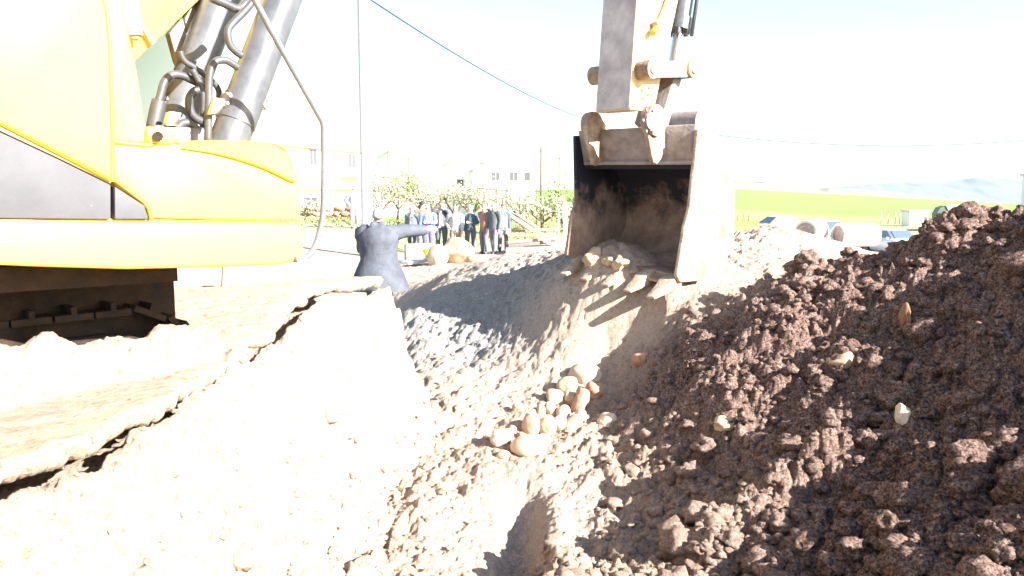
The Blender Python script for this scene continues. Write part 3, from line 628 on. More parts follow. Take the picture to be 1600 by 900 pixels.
# linkage
k1 = S(1016, 108, -.9); k2 = S(1080, 108, -.9)
def bar(p, q, w, t, vec, name, m, par, bev=.012):
    d = (q - p).normalized(); n_ = ER.cross(d).normalized()
    return MB().prism([p + n_ * w / 2 - d * w * .3, p - n_ * w / 2 - d * w * .3, q - n_ * w / 2 + d * w * .3, q + n_ * w / 2 + d * w * .3], vec * t).build(name, m, par, bevel=bev, seg=3)
for off in (0, -.56):
    l = bar(k1 + ER * off, k2 + ER * off, .15, .07, -ER, 'link_arm', M['yellow_worn'], ex)
    for kk in (k1, k2): MB().tube([kk + ER * (off + .03), kk + ER * (off - .10)], .088, 20).build('link_boss', M['bucket_edge'], l, smooth=40)
MB().tube([k1 + ER * .05, k1 - ER * .66], .045, 16).build('link_pin', M['steel'], ex, smooth=40)
MB().tube([k2 + ER * .05, k2 - ER * .66], .045, 16).build('link_pin', M['steel'], ex, smooth=40)
MB().prism([k1 + EU * .03 + EF * .1, k2 + EU * .03 - EF * .1, k2 - EU * .07 - EF * .1, (k1 + k2) / 2 - EU * .01, k1 - EU * .07 + EF * .1], -ER * .5).build('link_web', M['yellow_worn'], ex, bevel=.01)
bl0 = k2 - ER * .12; bl1 = S(1040, 190, -1.02)
bar(bl0, bl1, .13, .32, -ER, 'bucket_link', M['dsteel'], ex)
# bucket cylinder
rb = S(1052, 104, -1.19); rt = S(1068, 0, -1.19); ax2 = (rt - rb).normalized()
bc = MB().tube([rb + ax2 * .42, rb + ax2 * 2.4], .105, 28).build('bucket_cylinder', M['black'], ex, smooth=40)
MB().tube([rb + ax2 * .37, rb + ax2 * .50], .122, 28).build('cylinder_gland', M['black'], bc, smooth=40)
MB().tube([rb, rb + ax2 * .45], .055, 20).build('cylinder_rod', M['steel'], bc, smooth=40)
for k in range(5):
    p = rb + ax2 * (.36) + (ER * math.cos(k * 1.3) + EF * math.sin(k * 1.3)) * .10; MB().box(p, .05, .05, .07, (EF, ER, ax2)).build('gland_lug', M['black'], bc, bevel=.008)
MB().tube([rb + ax2 * .3 - ER * -.16, rb + ax2 * 1.6 - ER * -.16], .02, 8).build('cylinder_line', M['black'], bc, smooth=180)
MB().tube([S(1050, -40, -.98), S(1045, 0, -.98), S(1036, 25, -.98), S(1030, 38, -.98)], .035, 12, curve=4).build('stick_pipe', M['yellow_worn'], ex, smooth=180)
MB().box(S(1028, 40, -.97), .10, .07, .10, ((EF + EU * .5).normalized(), ER, (EU - EF * .5).normalized())).build('pipe_clamp', M['bucket_edge'], ex, bevel=.015)
MB().tube([S(1026, 44, -.95), S(1020, 52, -.95)], .03, 10).build('pipe_end', M['seam'], ex)
for x, y in ((1003, 141), (1004, 154), (1014, 137), (1012, 148)):
    p = S(x, y, -1.015); MB().tube([p, p + ER * .012], .013, 8).build('grease_nipple', M['seam'], ex)
# bucket: shell, side plates, cross member, ears, lip, teeth
RB, LB = -.57, -1.81
tr = ar(S(1085, 202, RB)); lr = ar(S(1060, 436, RB)); tl = ar(S(900, 212, LB)); ll = ar(S(907, 402, LB))
def both(t): return ((tr[0] + (lr[0] - tr[0]) * t, tr[1] + (lr[1] - tr[1]) * t), (tl[0] + (ll[0] - tl[0]) * t, tl[1] + (ll[1] - tl[1]) * t))
def prof(r_or):                                  # shell from the roof of the cavity round the back to the lip
    T_, L_ = (tr, lr) if r_or else (tl, ll)
    H_ = T_[1] - L_[1]
    q = [(.12, .76), (.45, .84), (.72, .72), (.88, .48), (.88, .28), (.74, .12), (.42, .02), (0, 0)]
    return [(L_[0] + (T_[0] - L_[0]) * max(0, min(1, z)) + a * .98, L_[1] + z * H_) for a, z in q]
def shell(name, t_in, m):
    A = prof(1); B = prof(0); mb = MB(); rings = []
    A = [tuple(v) for v in smooth_path([Vector((*p, 0)) for p in A], 4)]; B = [tuple(v) for v in smooth_path([Vector((*p, 0)) for p in B], 4)]
    for i in range(len(A)):
        j0, j1 = max(i - 1, 0), min(i + 1, len(A) - 1)
        n_ = Vector((A[j1][1] - A[j0][1], -(A[j1][0] - A[j0][0]))).normalized() * t_in
        rings.append([E(A[i][0], RB, A[i][1]), E(B[i][0], LB, B[i][1]), E(B[i][0] + n_.x, LB, B[i][1] + n_.y), E(A[i][0] + n_.x, RB, A[i][1] + n_.y)])
    return mb.loft(rings).build(name, m, ex, smooth=50)
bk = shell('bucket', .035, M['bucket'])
def side_plate(r_, T_, L_, out):
    H_ = T_[1] - L_[1]
    q = [(0, 1.0), (.28, 1.02), (.62, .86), (.83, .62), (.90, .40), (.91, .22), (.78, .04), (.45, -.03), (-.03, -.02)]
    q += [(-.22, .03), (-.10, .36), (-.02, .47)] if out < 0 else [(-.10, .03), (-.05, .36), (0, .47)]
    ps = [E(L_[0] + (T_[0] - L_[0]) * max(0, min(1, z)) + a * .98, r_, L_[1] + z * H_) for a, z in q]
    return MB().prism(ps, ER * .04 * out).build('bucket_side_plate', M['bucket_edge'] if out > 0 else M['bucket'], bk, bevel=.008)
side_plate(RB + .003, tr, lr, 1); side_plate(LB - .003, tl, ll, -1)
# upper cross member: the plate that faces the machine above the cavity
up0, up1, up2 = both(0), both(.22), both(.23)
mb = MB(); mb.loft([[E(up0[0][0] + .02, RB - .004, up0[0][1] + .05), E(up0[1][0] + .02, LB + .004, up0[1][1] + .05), E(up0[1][0] + .30, LB + .004, up0[1][1] + .04), E(up0[0][0] + .30, RB - .004, up0[0][1] + .04)],
                    [E(up1[0][0] + .10, RB - .004, up1[0][1]), E(up1[1][0] + .10, LB + .004, up1[1][1]), E(up1[1][0] + .50, LB + .004, up1[1][1] + .06), E(up1[0][0] + .50, RB - .004, up1[0][1] + .06)]])
mb.build('bucket_cross_member', M['dsteel'], bk, bevel=.015)
mb = MB().tube([E(up1[0][0] + .09, RB - .03, up1[0][1] - .0), E(up1[1][0] + .09, LB + .03, up1[1][1] - .0)], .022, 10).build('weld_bead', M['dsteel'], bk)
for r_ in (-.87, -1.56):
    c = S(1014, 189, -.93); ca, cz = ar(c)
    ps = [E(ca - .12, r_, cz + .05), E(ca - .02, r_, cz + .13), E(ca + .12, r_, cz + .07), E(ca + .30, r_, cz - .08), E(ca + .30, r_, cz - .22), E(ca + .06, r_, cz - .40), E(ca + .0, r_, cz - .38), E(ca - .13, r_, cz - .06)]
    MB().prism(ps, -ER * .05).build('bucket_ear', M['bucket_edge'], bk, bevel=.01)
# lip and teeth
lipb = MB().loft([[E(lr[0] + .05, RB, lr[1] + .012), E(lr[0] + .05, RB, lr[1] - .06), E(lr[0] - .10, RB, lr[1] - .055), E(lr[0] - .12, RB, lr[1] - .03)],
                  [E(ll[0] + .05, LB, ll[1] + .012), E(ll[0] + .05, LB, ll[1] - .06), E(ll[0] - .10, LB, ll[1] - .055), E(ll[0] - .12, LB, ll[1] - .03)]]).build('bucket_lip', M['bucket_edge'], bk)
for k in range(5):
    t = (k + .02) / 4.04
    r_ = RB - .06 + (LB - RB + .12) * t; a_ = lr[0] + (ll[0] - lr[0]) * t; z_ = lr[1] + (ll[1] - lr[1]) * t - .03
    d = (-EF * .87 - EU * .30 - ER * .0).normalized(); n_ = ER.cross(d)
    p = E(a_ - .02, r_, z_)
    rings = [[p + d * s_ + ER * w * i + n_ * h * j for i, j in ((-1, -1), (1, -1), (1, 1), (-1, 1))] for s_, w, h in ((-.06, .075, .055), (.10, .07, .058), (.13, .06, .048), (.36, .045, .012))]
    MB().loft(rings).build('bucket_tooth', M['bucket_edge'], bk, bevel=.008)


# ------------------------------------------------------------------ field, hills
def px_h(y, d): return CAMZ - (y - 300) / FPX * d
uf = np.linspace(-1.6, 1.6, 220); yf = np.concatenate([np.linspace(68, 80, 6), np.exp(np.linspace(math.log(84), math.log(430), 60)), np.array([460, 520, 620])])
YF, UF = np.meshgrid(yf, uf, indexing='ij'); FX = (UF * YF).ravel(); FY = YF.ravel(); Uf = UF.ravel()
z80 = ground(Uf * 80, np.full_like(Uf, 80.0), False)[0]
ycr = np.interp(Uf, [-1.6, .1, .279, .45, .605, 1.0, 1.6], [296, 296, 295, 307, 318, 330, 335])
zc = px_h(ycr, 430)
y80 = 300 + (CAMZ - z80) / 80 * FPX
t = (1 / 80 - 1 / np.minimum(FY, 430)) / (1 / 80 - 1 / 430)
FZ = px_h(y80 + (ycr - y80) * np.clip(t, 0, 1), np.minimum(FY, 430))
FZ = np.where(FY < 80, ground(FX, np.minimum(FY, 80), False)[0] - 0.4 + 0.45 * (FY - 68) / 12, FZ)
FZ = FZ - np.maximum(FY - 430, 0) * 0.06 + 0.15 * fbm(FX / 30, FY / 30, 3, 200)
def field_material():
    m = bpy.data.materials.new('crop_field'); m.use_nodes = True; nt = m.node_tree; L = nt.links.new; b = nt.nodes['Principled BSDF']
    b.inputs['Roughness'].default_value = 0.9; b.inputs['Specular IOR Level'].default_value = 0.1
    at = nt.nodes.new('ShaderNodeVertexColor'); at.layer_name = 'soil'; sp = nt.nodes.new('ShaderNodeSeparateColor'); L(at.outputs[0], sp.inputs[0])
    tc = nt.nodes.new('ShaderNodeTexCoord'); mp = nt.nodes.new('ShaderNodeMapping'); mp.inputs['Scale'].default_value = (.03, .12, .1); L(tc.outputs['Object'], mp.inputs[0])
    n = nt.nodes.new('ShaderNodeTexNoise'); n.inputs['Scale'].default_value = 1.0; n.inputs['Detail'].default_value = 8; L(mp.outputs[0], n.inputs['Vector'])
    def mx(f, a, c):
        x = nt.nodes.new('ShaderNodeMix'); x.data_type = 'RGBA'
        for s_, v in ((x.inputs[0], f), (x.inputs[6], a), (x.inputs[7], c)):
            if isinstance(v, tuple): s_.default_value = (*v, 1)
            else: L(v, s_)
        return x.outputs[2]
    crop = mx(n.outputs['Fac'], (0.145, 0.29, 0.05), (0.20, 0.32, 0.085))
    edge = mx(n.outputs['Fac'], (0.24, 0.30, 0.085), (0.30, 0.29, 0.13))
    L(mx(sp.outputs[0], edge, crop), b.inputs['Base Color']); return m
w_ = 0.5 + 0.5 * vnoise(FX / 14, FY / 14, 230)
crop_a = sstep(96, 112, FY + 6 * (w_ - .5))
tag(grid_mesh('field', FX, FY, FZ, YF.shape, field_material(), np.stack([crop_a, crop_a, crop_a, np.ones_like(crop_a)], 1)), kind='structure')

def hill(name, d, prof, width, m, base=330, kk=0, rgh=3.0):
    xs = np.linspace(prof[0][0], prof[-1][0], 260); ys = np.interp(xs, [p[0] for p in prof], [p[1] for p in prof])
    rows = [(-1, 1), (-.75, .82), (-.5, .55), (-.25, .26), (0, 0), (.5, .5), (1, 1.0)]
    q = np.linspace(-1, 1, 41); X, Y, Z = [], [], []
    for k in q:
        dd = d + k * width
        top = (300 - ys) / FPX * d + CAMZ; bot = (300 - base) / FPX * d + CAMZ
        f = 1 - abs(k) ** 1.25
        x = (xs - 800) / FPX * d
        X.append(x); Y.append(np.full_like(x, dd)); Z.append(bot + (top - bot) * f * (1 + .10 * fbm(x / d * 40, np.full_like(x, dd / d * 30), 4, kk) * (f < .97)))
    return tag(grid_mesh(name, np.concatenate(X), np.concatenate(Y), np.concatenate(Z), (41, 260), m), kind='structure')
hm = mat('far_mountain_scrub', (0.10, 0.11, 0.10), 0.95, col2=(0.065, 0.075, 0.07), scale=.004, spec=.1)
hp = mat('pale_hill_grass', (0.36, 0.42, 0.27), 0.95, col2=(0.28, 0.37, 0.20), scale=.012, spec=.1)
hb = mat('pale_fallow_hill', (0.30, 0.25, 0.19), 0.95, col2=(0.14, 0.15, 0.11), scale=.02, spec=.1)
hill('mountain', 4800, [(1180, 310), (1240, 301), (1300, 292), (1350, 288), (1400, 284.5), (1440, 284), (1462, 287), (1500, 279), (1545, 278), (1600, 280), (1680, 272), (1800, 276), (2000, 290)], 900, hm, 330, 300)
hill('pale_hill', 760, [(-200, 262), (200, 255), (420, 246), (560, 240), (650, 233), (720, 234), (800, 243), (870, 254), (950, 262), (1060, 274), (1150, 288), (1250, 300), (1330, 308)], 190, hp, 325, 310)
hill('fallow_hill', 1300, [(950, 284), (1100, 281), (1150, 280.5), (1190, 284), (1230, 289), (1300, 293), (1360, 298), (1450, 306)], 250, hb, 325, 320)

# ------------------------------------------------------------------ stones
I3 = ico(3)
def stone_mesh(seed, sx, sy, sz, amp=.22, fr=1.1):
    v = lump(I3[0], seed, amp, fr); return [Vector((p[0] * sx, p[1] * sy, p[2] * sz)) for p in v], [tuple(f) for f in I3[1]]
def stone(name, label, px, py, w, h, m, seed, cat='stone', group=None, amp=.2, tilt=0, sink=.25, d=None, depth=None):
    """px,py: middle of the stone, w,h its size in pixels"""
    g = hit(px, py + h * .42, detail=True) if d is None else P(px, py + h * .42, d)
    k = g.y / FPX; sx, sz = w * k / 2, h * k / 2; sy = depth or (sx + sz) / 2
    v, f = stone_mesh(seed, sx, sy, sz, amp)
    rot = Matrix.Rotation(tilt, 3, 'Y'); v = [rot @ p for p in v]
    c = P(px, py, g.y + sy * .35)
    o = mesh_obj(name, [p + c for p in v], f, m, None, 60, c)
    return tag(o, label, cat, group)
G1 = 'pale stones heaped in the trench'
ST = [
 ('egg shaped cream stone standing on end at the left of the heap', 831, 664, 28, 34, 'stone', .10, .15),
 ('tall tan stone leaning behind the egg shaped cream stone', 856, 667, 26, 34, 'stone', .16, -.2),
 ('long white stone lying flat at the front of the heap', 828, 697, 54, 31, 'stone_white', .14, -.15),
 ('white wedge shaped stone at the left end of the heap', 785, 683, 34, 25, 'stone_white', .30, -.2),
 ('big white slab shaped stone on top of the heap', 915, 584, 50, 34, 'stone_white', .2, -.1),
 ('rounded cream stone just below the big white slab stone', 886, 603, 30, 28, 'stone', .16, .2),
 ('brown sided upright stone under the big white slab stone', 907, 626, 23, 38, 'stone_red', .22, .3),
 ('small round pale stone in the middle of the heap', 881, 646, 22, 25, 'stone_white', .12, 0),
 ('long tan stone slanting at the right side of the heap', 893, 664, 36, 22, 'stone', .18, -.75),
 ('lumpy tan stone at the upper left of the heap', 869, 621, 27, 22, 'stone', .25, .1),
 ('thin cream stone wedged between larger ones of the heap', 861, 642, 18, 24, 'stone', .2, -.5),
 ('small square tan stone above the egg shaped stone', 809, 637, 15, 17, 'stone', .25, 0),
 ('small cream stone below the wedge shaped stone', 786, 712, 19, 17, 'stone', .2, 0),
 ('pebble sized tan stone left of the egg shaped stone', 801, 671, 11, 12, 'stone', .2, 0),
 ('reddish pebble between the egg shaped and wedge shaped stones', 815, 681, 14, 11, 'stone_red', .2, 0),
 ('white flat stone lying apart to the right of the heap', 949, 657, 27, 23, 'stone_white', .2, -.2),
 ('reddish block of stone at the upper edge of the shaded pile', 1002, 560, 25, 24, 'stone_red', .25, .2),
 ('shaded brown rock tucked under the big white slab stone', 927, 612, 24, 24, 'stone_red', .25, 0),
]
ST[15:15] = [
 ('blunt tan stone filling the gap below the rounded cream stone', 892, 624, 24, 22, 'stone', .24, .4),
 ('cream stone pressed between the tall tan and the slanting tan stone', 874, 662, 20, 26, 'stone_white', .2, .3),
 ('low tan stone behind the long white stone at the front', 848, 688, 24, 18, 'stone', .25, 0),
 ('small cream stone at the foot of the brown sided upright stone', 908, 650, 20, 18, 'stone_white', .25, .2),
 ('small tan stone on the upper left slope of the heap', 846, 640, 16, 16, 'stone', .25, .5)]
for i, (lb, x, y, w, h, m, a, tl_) in enumerate(ST):
    stone('stone', lb, x, y, w * 1.12, h * 1.12, M[m], 5 + i * 1.7, amp=a, tilt=tl_, group=G1 if i < 20 else None)
M['rust'] = mat('rusty_stone', (0.27, 0.12, 0.05), 0.85, col2=(0.16, 0.08, 0.045), scale=9, bump=0.4, bscale=30)
for i, (lb, x, y, w, h, m) in enumerate([
 ('small bright white stone in the dark lower right of the soil pile', 1548, 757, 18, 20, 'white_plastic'),
 ('pale stone half sunk in the middle of the shaded soil pile', 1409, 648, 24, 32, 'stone_white'),
 ('rust brown upright stone high on the shaded soil pile', 1412, 500, 15, 46, 'rust'),
 ('flat tan stone in the sunlit strip across the soil pile', 1322, 566, 56, 28, 'stone'),
 ('grey rounded stone in the shade at the foot of the soil pile', 1131, 662, 32, 24, 'stone')]):
    stone('stone', lb, x, y, w, h, M[m], 60 + i * 2.3, amp=.3)
# clods carried in the bucket mouth
for i, (lb, x, y, w, h) in enumerate([('crumbly tan clod at the left of the bucket lip', 929, 408, 32, 32), ('tan clod split in two on the bucket lip', 954, 412, 26, 24), ('cream clod at the right of the clods on the bucket lip', 970, 411, 22, 24)]):
    stone('soil_clod', lb, x, y, w, h, M['stone'], 80 + i * 1.9, 'clod', amp=.5, d=7.95 - .15 * i)
# boulders before the men
stone('boulder', 'big tan boulder with a shaded brown underside in front of the standing men', 716, 392, 50, 40, M['stone'], 91, 'boulder', amp=.22, tilt=.2, d=19.5)
stone('boulder', 'pale rounded boulder left of the big tan boulder', 684, 402, 34, 40, M['stone_white'], 95, 'boulder', amp=.12, d=19.2)
stone('boulder', 'small brown boulder low at the right of the big tan boulder', 742, 407, 26, 18, M['stone'], 97, 'boulder', amp=.25, d=19.0)

# ------------------------------------------------------------------ people
def skin_obj(name, nodes, edges, m, parent, levels=1):
    me = bpy.data.meshes.new('tmp'); me.from_pydata([n[0] for n in nodes], edges, []); o = bpy.data.objects.new('tmp', me); COL.objects.link(o)
    sk = o.modifiers.new('s', 'SKIN'); sk.use_smooth_shade = True
    for i, n in enumerate(nodes):
        r = n[1]; me.skin_vertices[0].data[i].radius = r if isinstance(r, tuple) else (r, r); me.skin_vertices[0].data[i].use_root = (i == 0)
    su = o.modifiers.new('u', 'SUBSURF'); su.levels = levels
    dg = bpy.context.evaluated_depsgraph_get(); nm = bpy.data.meshes.new_from_object(o.evaluated_get(dg)); nm.name = name
    bpy.data.objects.remove(o); nm.materials.clear(); nm.materials.append(m)
    q = bpy.data.objects.new(name, nm); COL.objects.link(q); q.parent = parent; return q
def ell(c, rx, ry, n=18, dy=0): return [Vector((c[0] + rx * math.cos(a), c[1] + ry * math.sin(a), c[2])) for a in [2 * math.pi * k / n for k in range(n)]]
def ring(c, d, rad, n=10, flat=1.0):
    d = Vector(d).normalized(); u = d.cross(Vector((0, 1, 0.01))).normalized(); v = d.cross(u)
    return [Vector(c) + u * math.cos(a) * rad + v * math.sin(a) * rad * flat for a in [2 * math.pi * k / n for k in range(n)]]
def limb(mb, pts_, rads, n=10):
    pts_ = [Vector(p) for p in pts_]; sp = smooth_path(pts_, 3); rr = list(np.interp(np.linspace(0, 1, len(sp)), np.linspace(0, 1, len(rads)), rads))
    mb.tube(sp, rr, n)
def person(label, px, d, top, face, top_col, trouser_col, shirt_col=None, hair='hair_grey', cap=None, arms=('down', 'down'), long=0.0, stride=0.0, height=None, group='men watching the digging', foot=None, cardigan=None, lean=0.0, bulk=0.0):
    """face: heading of the body in degrees, 0 looks at the camera"""
    g = P(px, 400, d); z0 = gz(g.x, g.y, True)
    H_ = height or max(1.6, min(1.86, px_h(top, d) - z0)); k = H_ / 1.75
    root = thing('person', label, 'person', (0, 0, 0), group)
    V = Vector
    # joints at 1.75 m, the body looks towards -Y
    ha = .17
    def arm(s, mode):
        sh = V((s * .20, .0, 1.43))
        if mode == 'down': return [sh, V((s * .25, .03, 1.14)), V((s * .25, -.05, .88)), V((s * .245, -.07, .80))]
        if mode == 'head': return [sh, V((s * .34, -.10, 1.22)), V((s * .16, -.20, 1.48)), V((s * .10, -.17, 1.56))]
        if mode == 'hip': return [sh, V((s * .36, .08, 1.18)), V((s * .23, -.06, .99)), V((s * .17, -.08, .96))]
        if mode == 'fold': return [sh, V((s * .27, -.02, 1.16)), V((s * .05, -.22, 1.14)), V((-s * .05, -.24, 1.16))]
        if mode == 'back': return [sh, V((s * .27, .10, 1.15)), V((s * .12, .19, .98)), V((s * .05, .20, .95))]
        if mode == 'front': return [sh, V((s * .23, -.12, 1.16)), V((s * .10, -.24, 1.10)), V((s * .04, -.26, 1.10))]
        if mode == 'point': return [sh, V((s * .44, -.10, 1.425)), V((s * .67, -.20, 1.43)), V((s * .75, -.235, 1.43))]
    A = {s: arm(s, arms[0 if s < 0 else 1]) for s in (-1, 1)}
    def leg(s):
        st = stride * s
        return [V((s * .095, 0, .92)), V((s * .11, -.03 - st * .5, .50)), V((s * .12, .02 - st, .09))]
    Lg = {s: leg(s) for s in (-1, 1)}
    nodes = [(V((0, .01, .95)), (.15, .11)), (V((0, .02, 1.12)), (.14, .10)), (V((0, .01, 1.32)), (.17, .115)), (V((0, .01, 1.44)), (.10, .08)), (V((0, -.005, 1.52)), .058), (V((0, -.02, 1.60)), (.068, .080)), (V((0, -.015, 1.67)), (.078, .095)), (V((0, -.005, 1.715)), (.062, .078))]
    edges = [(i, i + 1) for i in range(7)]
    nodes.append((V((0, -.112, 1.615)), .013)); edges.append((6, len(nodes) - 1)) if False else edges.append((5, len(nodes) - 1))   # nose
    for s in (-1, 1):
        nodes.append((V((s * .083, .0, 1.625)), (.012, .020))); edges.append((6, len(nodes) - 1))               # ears
        sh, el, wr, kn = A[s]; b0 = len(nodes)
        nodes += [(sh, .062), (el, .044), (wr, .028), (kn, (.040, .020))]; edges += [(3, b0), (b0, b0 + 1), (b0 + 1, b0 + 2), (b0 + 2, b0 + 3)]
        dr = (kn - wr).normalized(); sd_ = dr.cross(V((0, 1, 0)) if abs(dr.y) < .8 else V((0, 0, 1))).normalized(); nr = dr.cross(sd_)
        for f_ in range(4):
            o_ = (f_ - 1.5) * .021; ln = (.075, .088, .082, .062)[f_]; base = len(nodes)
            nodes += [(kn + dr * .03 + sd_ * o_, .0095), (kn + dr * (.03 + ln * .55) + sd_ * o_ * 1.1 + nr * .006, .0088), (kn + dr * (.03 + ln) + sd_ * o_ * 1.1 + nr * .022, .0078)]
            edges += [(b0 + 3, base), (base, base + 1), (base + 1, base + 2)]
        base = len(nodes); nodes += [(wr + dr * .035 - sd_ * .038, .011), (wr + dr * .075 - sd_ * .058 + nr * .012, .0095)]; edges += [(b0 + 2, base), (base, base + 1)]
        hp_, kn_, an_ = Lg[s]; b1 = len(nodes)
        nodes += [(hp_, .085), (kn_, .055), (an_, .038), (an_ + V((0, -.12, -.05)), (.04, .028))]; edges += [(0, b1), (b1, b1 + 1), (b1 + 1, b1 + 2), (b1 + 2, b1 + 3)]
    body = skin_obj('body', nodes, edges, M['skin'], root)
    for s in (-1, 1): MB().sphere((s * .030, -.100, 1.645), .013, .008, .008, 8, 5).build('eye', M['eye'], root, smooth=180)
    MB().sphere((0, -.094, 1.578), .024, .008, .005, 8, 4).build('mouth', cloth('lip_colour', (.32, .13, .11)), root, smooth=180)
    # hair or cap
    hm_ = MB(); rr = []
    for k_ in range(7):
        ph = R(90) * k_ / 6.3; q = math.cos(ph)
        rr.append([V((.090 * q * math.cos(a), .004 + (.104 if math.sin(a) > 0 else .098) * q * math.sin(a), 1.665 + (-.055 if math.sin(a) > -.25 else .012) * (1 - k_ / 6) ** 2 + .100 * math.sin(ph))) for a in [2 * math.pi * j / 18 for j in range(18)]])
    hm_.loft(rr).build('hair', M[hair], root, smooth=180)
    if cap is not None:
        c_ = MB(); c_.loft([ell((0, .0, z_), rx, ry) for z_, rx, ry in ((1.675, .098, .112), (1.70, .102, .118), (1.745, .092, .105), (1.775, .05, .06), (1.78, .01, .01))])
        c_.loft([[V((-.07, -.09, 1.685)), V((.07, -.09, 1.685)), V((.07, -.09, 1.693)), V((-.07, -.09, 1.693))], [V((-.05, -.175, 1.668)), V((.05, -.175, 1.668)), V((.05, -.175, 1.674)), V((-.05, -.175, 1.674))]])
        c_.build('cap', cloth(*cap), root, smooth=50)
    # upper clothing
    hem = .86 - long
    def torso(grow, z_low, mname, m, open_=False, sleeves=True, flare=0.0):
        mb = MB(); N_ = 24
        prof_ = [(z_low, .185 + flare, .135 + flare * .7), ((z_low + 1.02) / 2, .178 + flare * .5, .130 + flare * .35), (1.02, .172, .125), (1.15, .172, .125), (1.28, .190, .130), (1.38, .200, .122), (1.445, .165, .098), (1.485, .085, .075), (1.51, .066, .066)]
        rings = []
        for z_, rx, ry in prof_:
            e = ell((0, .012, z_), rx + grow, ry + grow, N_)
            for j, p_ in enumerate(e):
                a = 2 * math.pi * j / N_; wv = .006 * math.sin(a * 5 + z_ * 23) + .005 * math.sin(a * 9 - z_ * 31)
                p_.x *= 1 + wv * 4; p_.y += wv
            rings.append(e)
        n0 = len(mb.v); mb.loft(rings, caps=False)
        if open_:                              # open front: drop the faces before the chest, more towards the hem
            keep = []
            for f_ in mb.f:
                c = sum((mb.v[i] for i in f_), V()) / len(f_)
                if c.y < 0 and abs(c.x) < .055 + .035 * (1.5 - c.z): continue
                keep.append(f_)
            mb.f = keep
        if sleeves:
            for s in (-1, 1):
                sh, el, wr, kn = A[s]
                gs = .018 + bulk * .25; limb(mb, [sh + V((-s * .06, 0, -.02)), sh + V((s * .03, 0, -.035)), (sh + el) / 2 + V((0, 0, -.01)), el, (el + wr) / 2, wr], [.085 + gs, .078 + gs, .068 + gs, .056 + gs, .05 + gs, .045 + gs * .7], 14)
        return mb.build(mname, m, root, smooth=60)
    if shirt_col: torso(.0, .90, 'shirt', cloth(*shirt_col), sleeves=False)
    torso(.018 + bulk, hem, 'jacket' if shirt_col else 'jumper', cloth(*top_col), open_=bool(shirt_col), flare=long * .6)
    if shirt_col:
        cl = MB()
        for s in (-1, 1): cl.loft([[V((s * .02, -.075, 1.50)), V((s * .07, -.03, 1.52)), V((s * .075, -.02, 1.50)), V((s * .03, -.09, 1.47))], [V((s * .03, -.145, 1.36)), V((s * .10, -.135, 1.36)), V((s * .10, -.128, 1.35)), V((s * .03, -.137, 1.35))]])
        cl.build('collar', cloth(*top_col), root, smooth=40)
    tr_ = MB(); tr_.loft([ell((0, .01, z_), rx, ry) for z_, rx, ry in ((.80, .170, .125), (.90, .178, .132), (1.0, .168, .124))])
    for s in (-1, 1):
        hp_, kn_, an_ = Lg[s]; limb(tr_, [hp_ + V((0, 0, .03)), (hp_ + kn_) / 2 + V((s * .01, -.01, 0)), kn_, an_ + V((0, .01, .0))], [.105, .098, .078, .070], 12)
    tr_.build('trousers', cloth(*trouser_col), root, smooth=60)
    for s in (-1, 1):
        an_ = Lg[s][2]
        MB().loft([ell((an_.x, an_.y - .05, an_.z + dz), rx, ry, 12) for dz, rx, ry in ((-.09, .050, .130), (-.06, .053, .134), (-.03, .045, .095), (.01, .040, .050))]).build('shoe', M['shoe'], root, smooth=60)
    root.location = (g.x, g.y, z0 - .01); root.rotation_euler = (lean, 0, R(face)); root.scale = (k, k, k)
    return root
navy = ('charcoal_wool', (.082, .092, .116), (.045, .05, .064)); teal = ('dark_teal_knit', (.035, .075, .095)); gtr = ('grey_trouser', (.16, .16, .19)); btr = ('navy_trouser', (.10, .11, .17))
person('man in dark cap and brown jacket standing behind the left of the group', 661, 28.6, 307, 10, ('brown_jacket', (.20, .13, .08)), gtr, hair='hair_dark', cap=('dark_cap', (.05, .045, .05)))
person('man in a blue grey jacket and white shirt at the left end of the group', 645, 28.0, 322, -20, ('blue_grey_jacket', (.13, .17, .23)), btr, ('white_shirt', (.75, .74, .72)), arms=('down', 'back'))
person('man in bright blue jacket over a checked shirt, front left of the group', 669, 25.6, 331, 8, ('bright_blue_jacket', (.14, .20, .38)), ('purple_grey_trouser', (.10, .10, .17)), ('checked_shirt', (.62, .40, .46), (.30, .16, .24)), arms=('down', 'fold'), stride=.08)
person('man holding a hand to his head in an open dark jacket and white shirt', 690, 27.0, 313, 5, ('dark_grey_jacket', (.10, .105, .12)), ('dark_teal_trouser', (.09, .12, .16)), ('white_shirt', (.75, .74, .72)), hair='hair_brown', arms=('down', 'head'))
person('man in a light grey cardigan and brown trousers behind the big tan boulder', 712, 26.2, 326, -10, ('light_grey_cardigan', (.40, .41, .46)), ('brown_trouser', (.22, .16, .14)), ('pale_shirt', (.62, .60, .62)), arms=('hip', 'down'))
person('man with folded arms in a dark teal jumper over pale cloth, right of the cardigan', 735, 26.4, 330, 5, ('dark_teal_knit', (.08, .14, .18)), ('dark_slate_trouser', (.10, .12, .16)), ('pale_blue_cloth', (.45, .52, .60)), arms=('down', 'fold'))
person('man in a pinkish brown jumper and dark trousers', 757, 26.0, 325, -50, ('pinkish_brown_knit', (.33, .17, .13)), gtr, arms=('back', 'down'))
person('man in a dark green jacket with grey trousers striding beside the pinkish brown jumper', 772, 25.4, 325, -35, ('dark_green_jacket', (.09, .11, .115)), ('light_grey_trouser', (.17, .17, .20)), arms=('down', 'down'), stride=.14)
person('man in a pale blue shirt and dark jacket at the right end of the group', 786, 26.8, 333, 10, ('dark_blue_jacket', (.10, .13, .17)), ('grey_blue_trouser', (.15, .16, .20)), ('pale_blue_shirt', (.30, .38, .52)), hair='hair_brown', stride=.06)
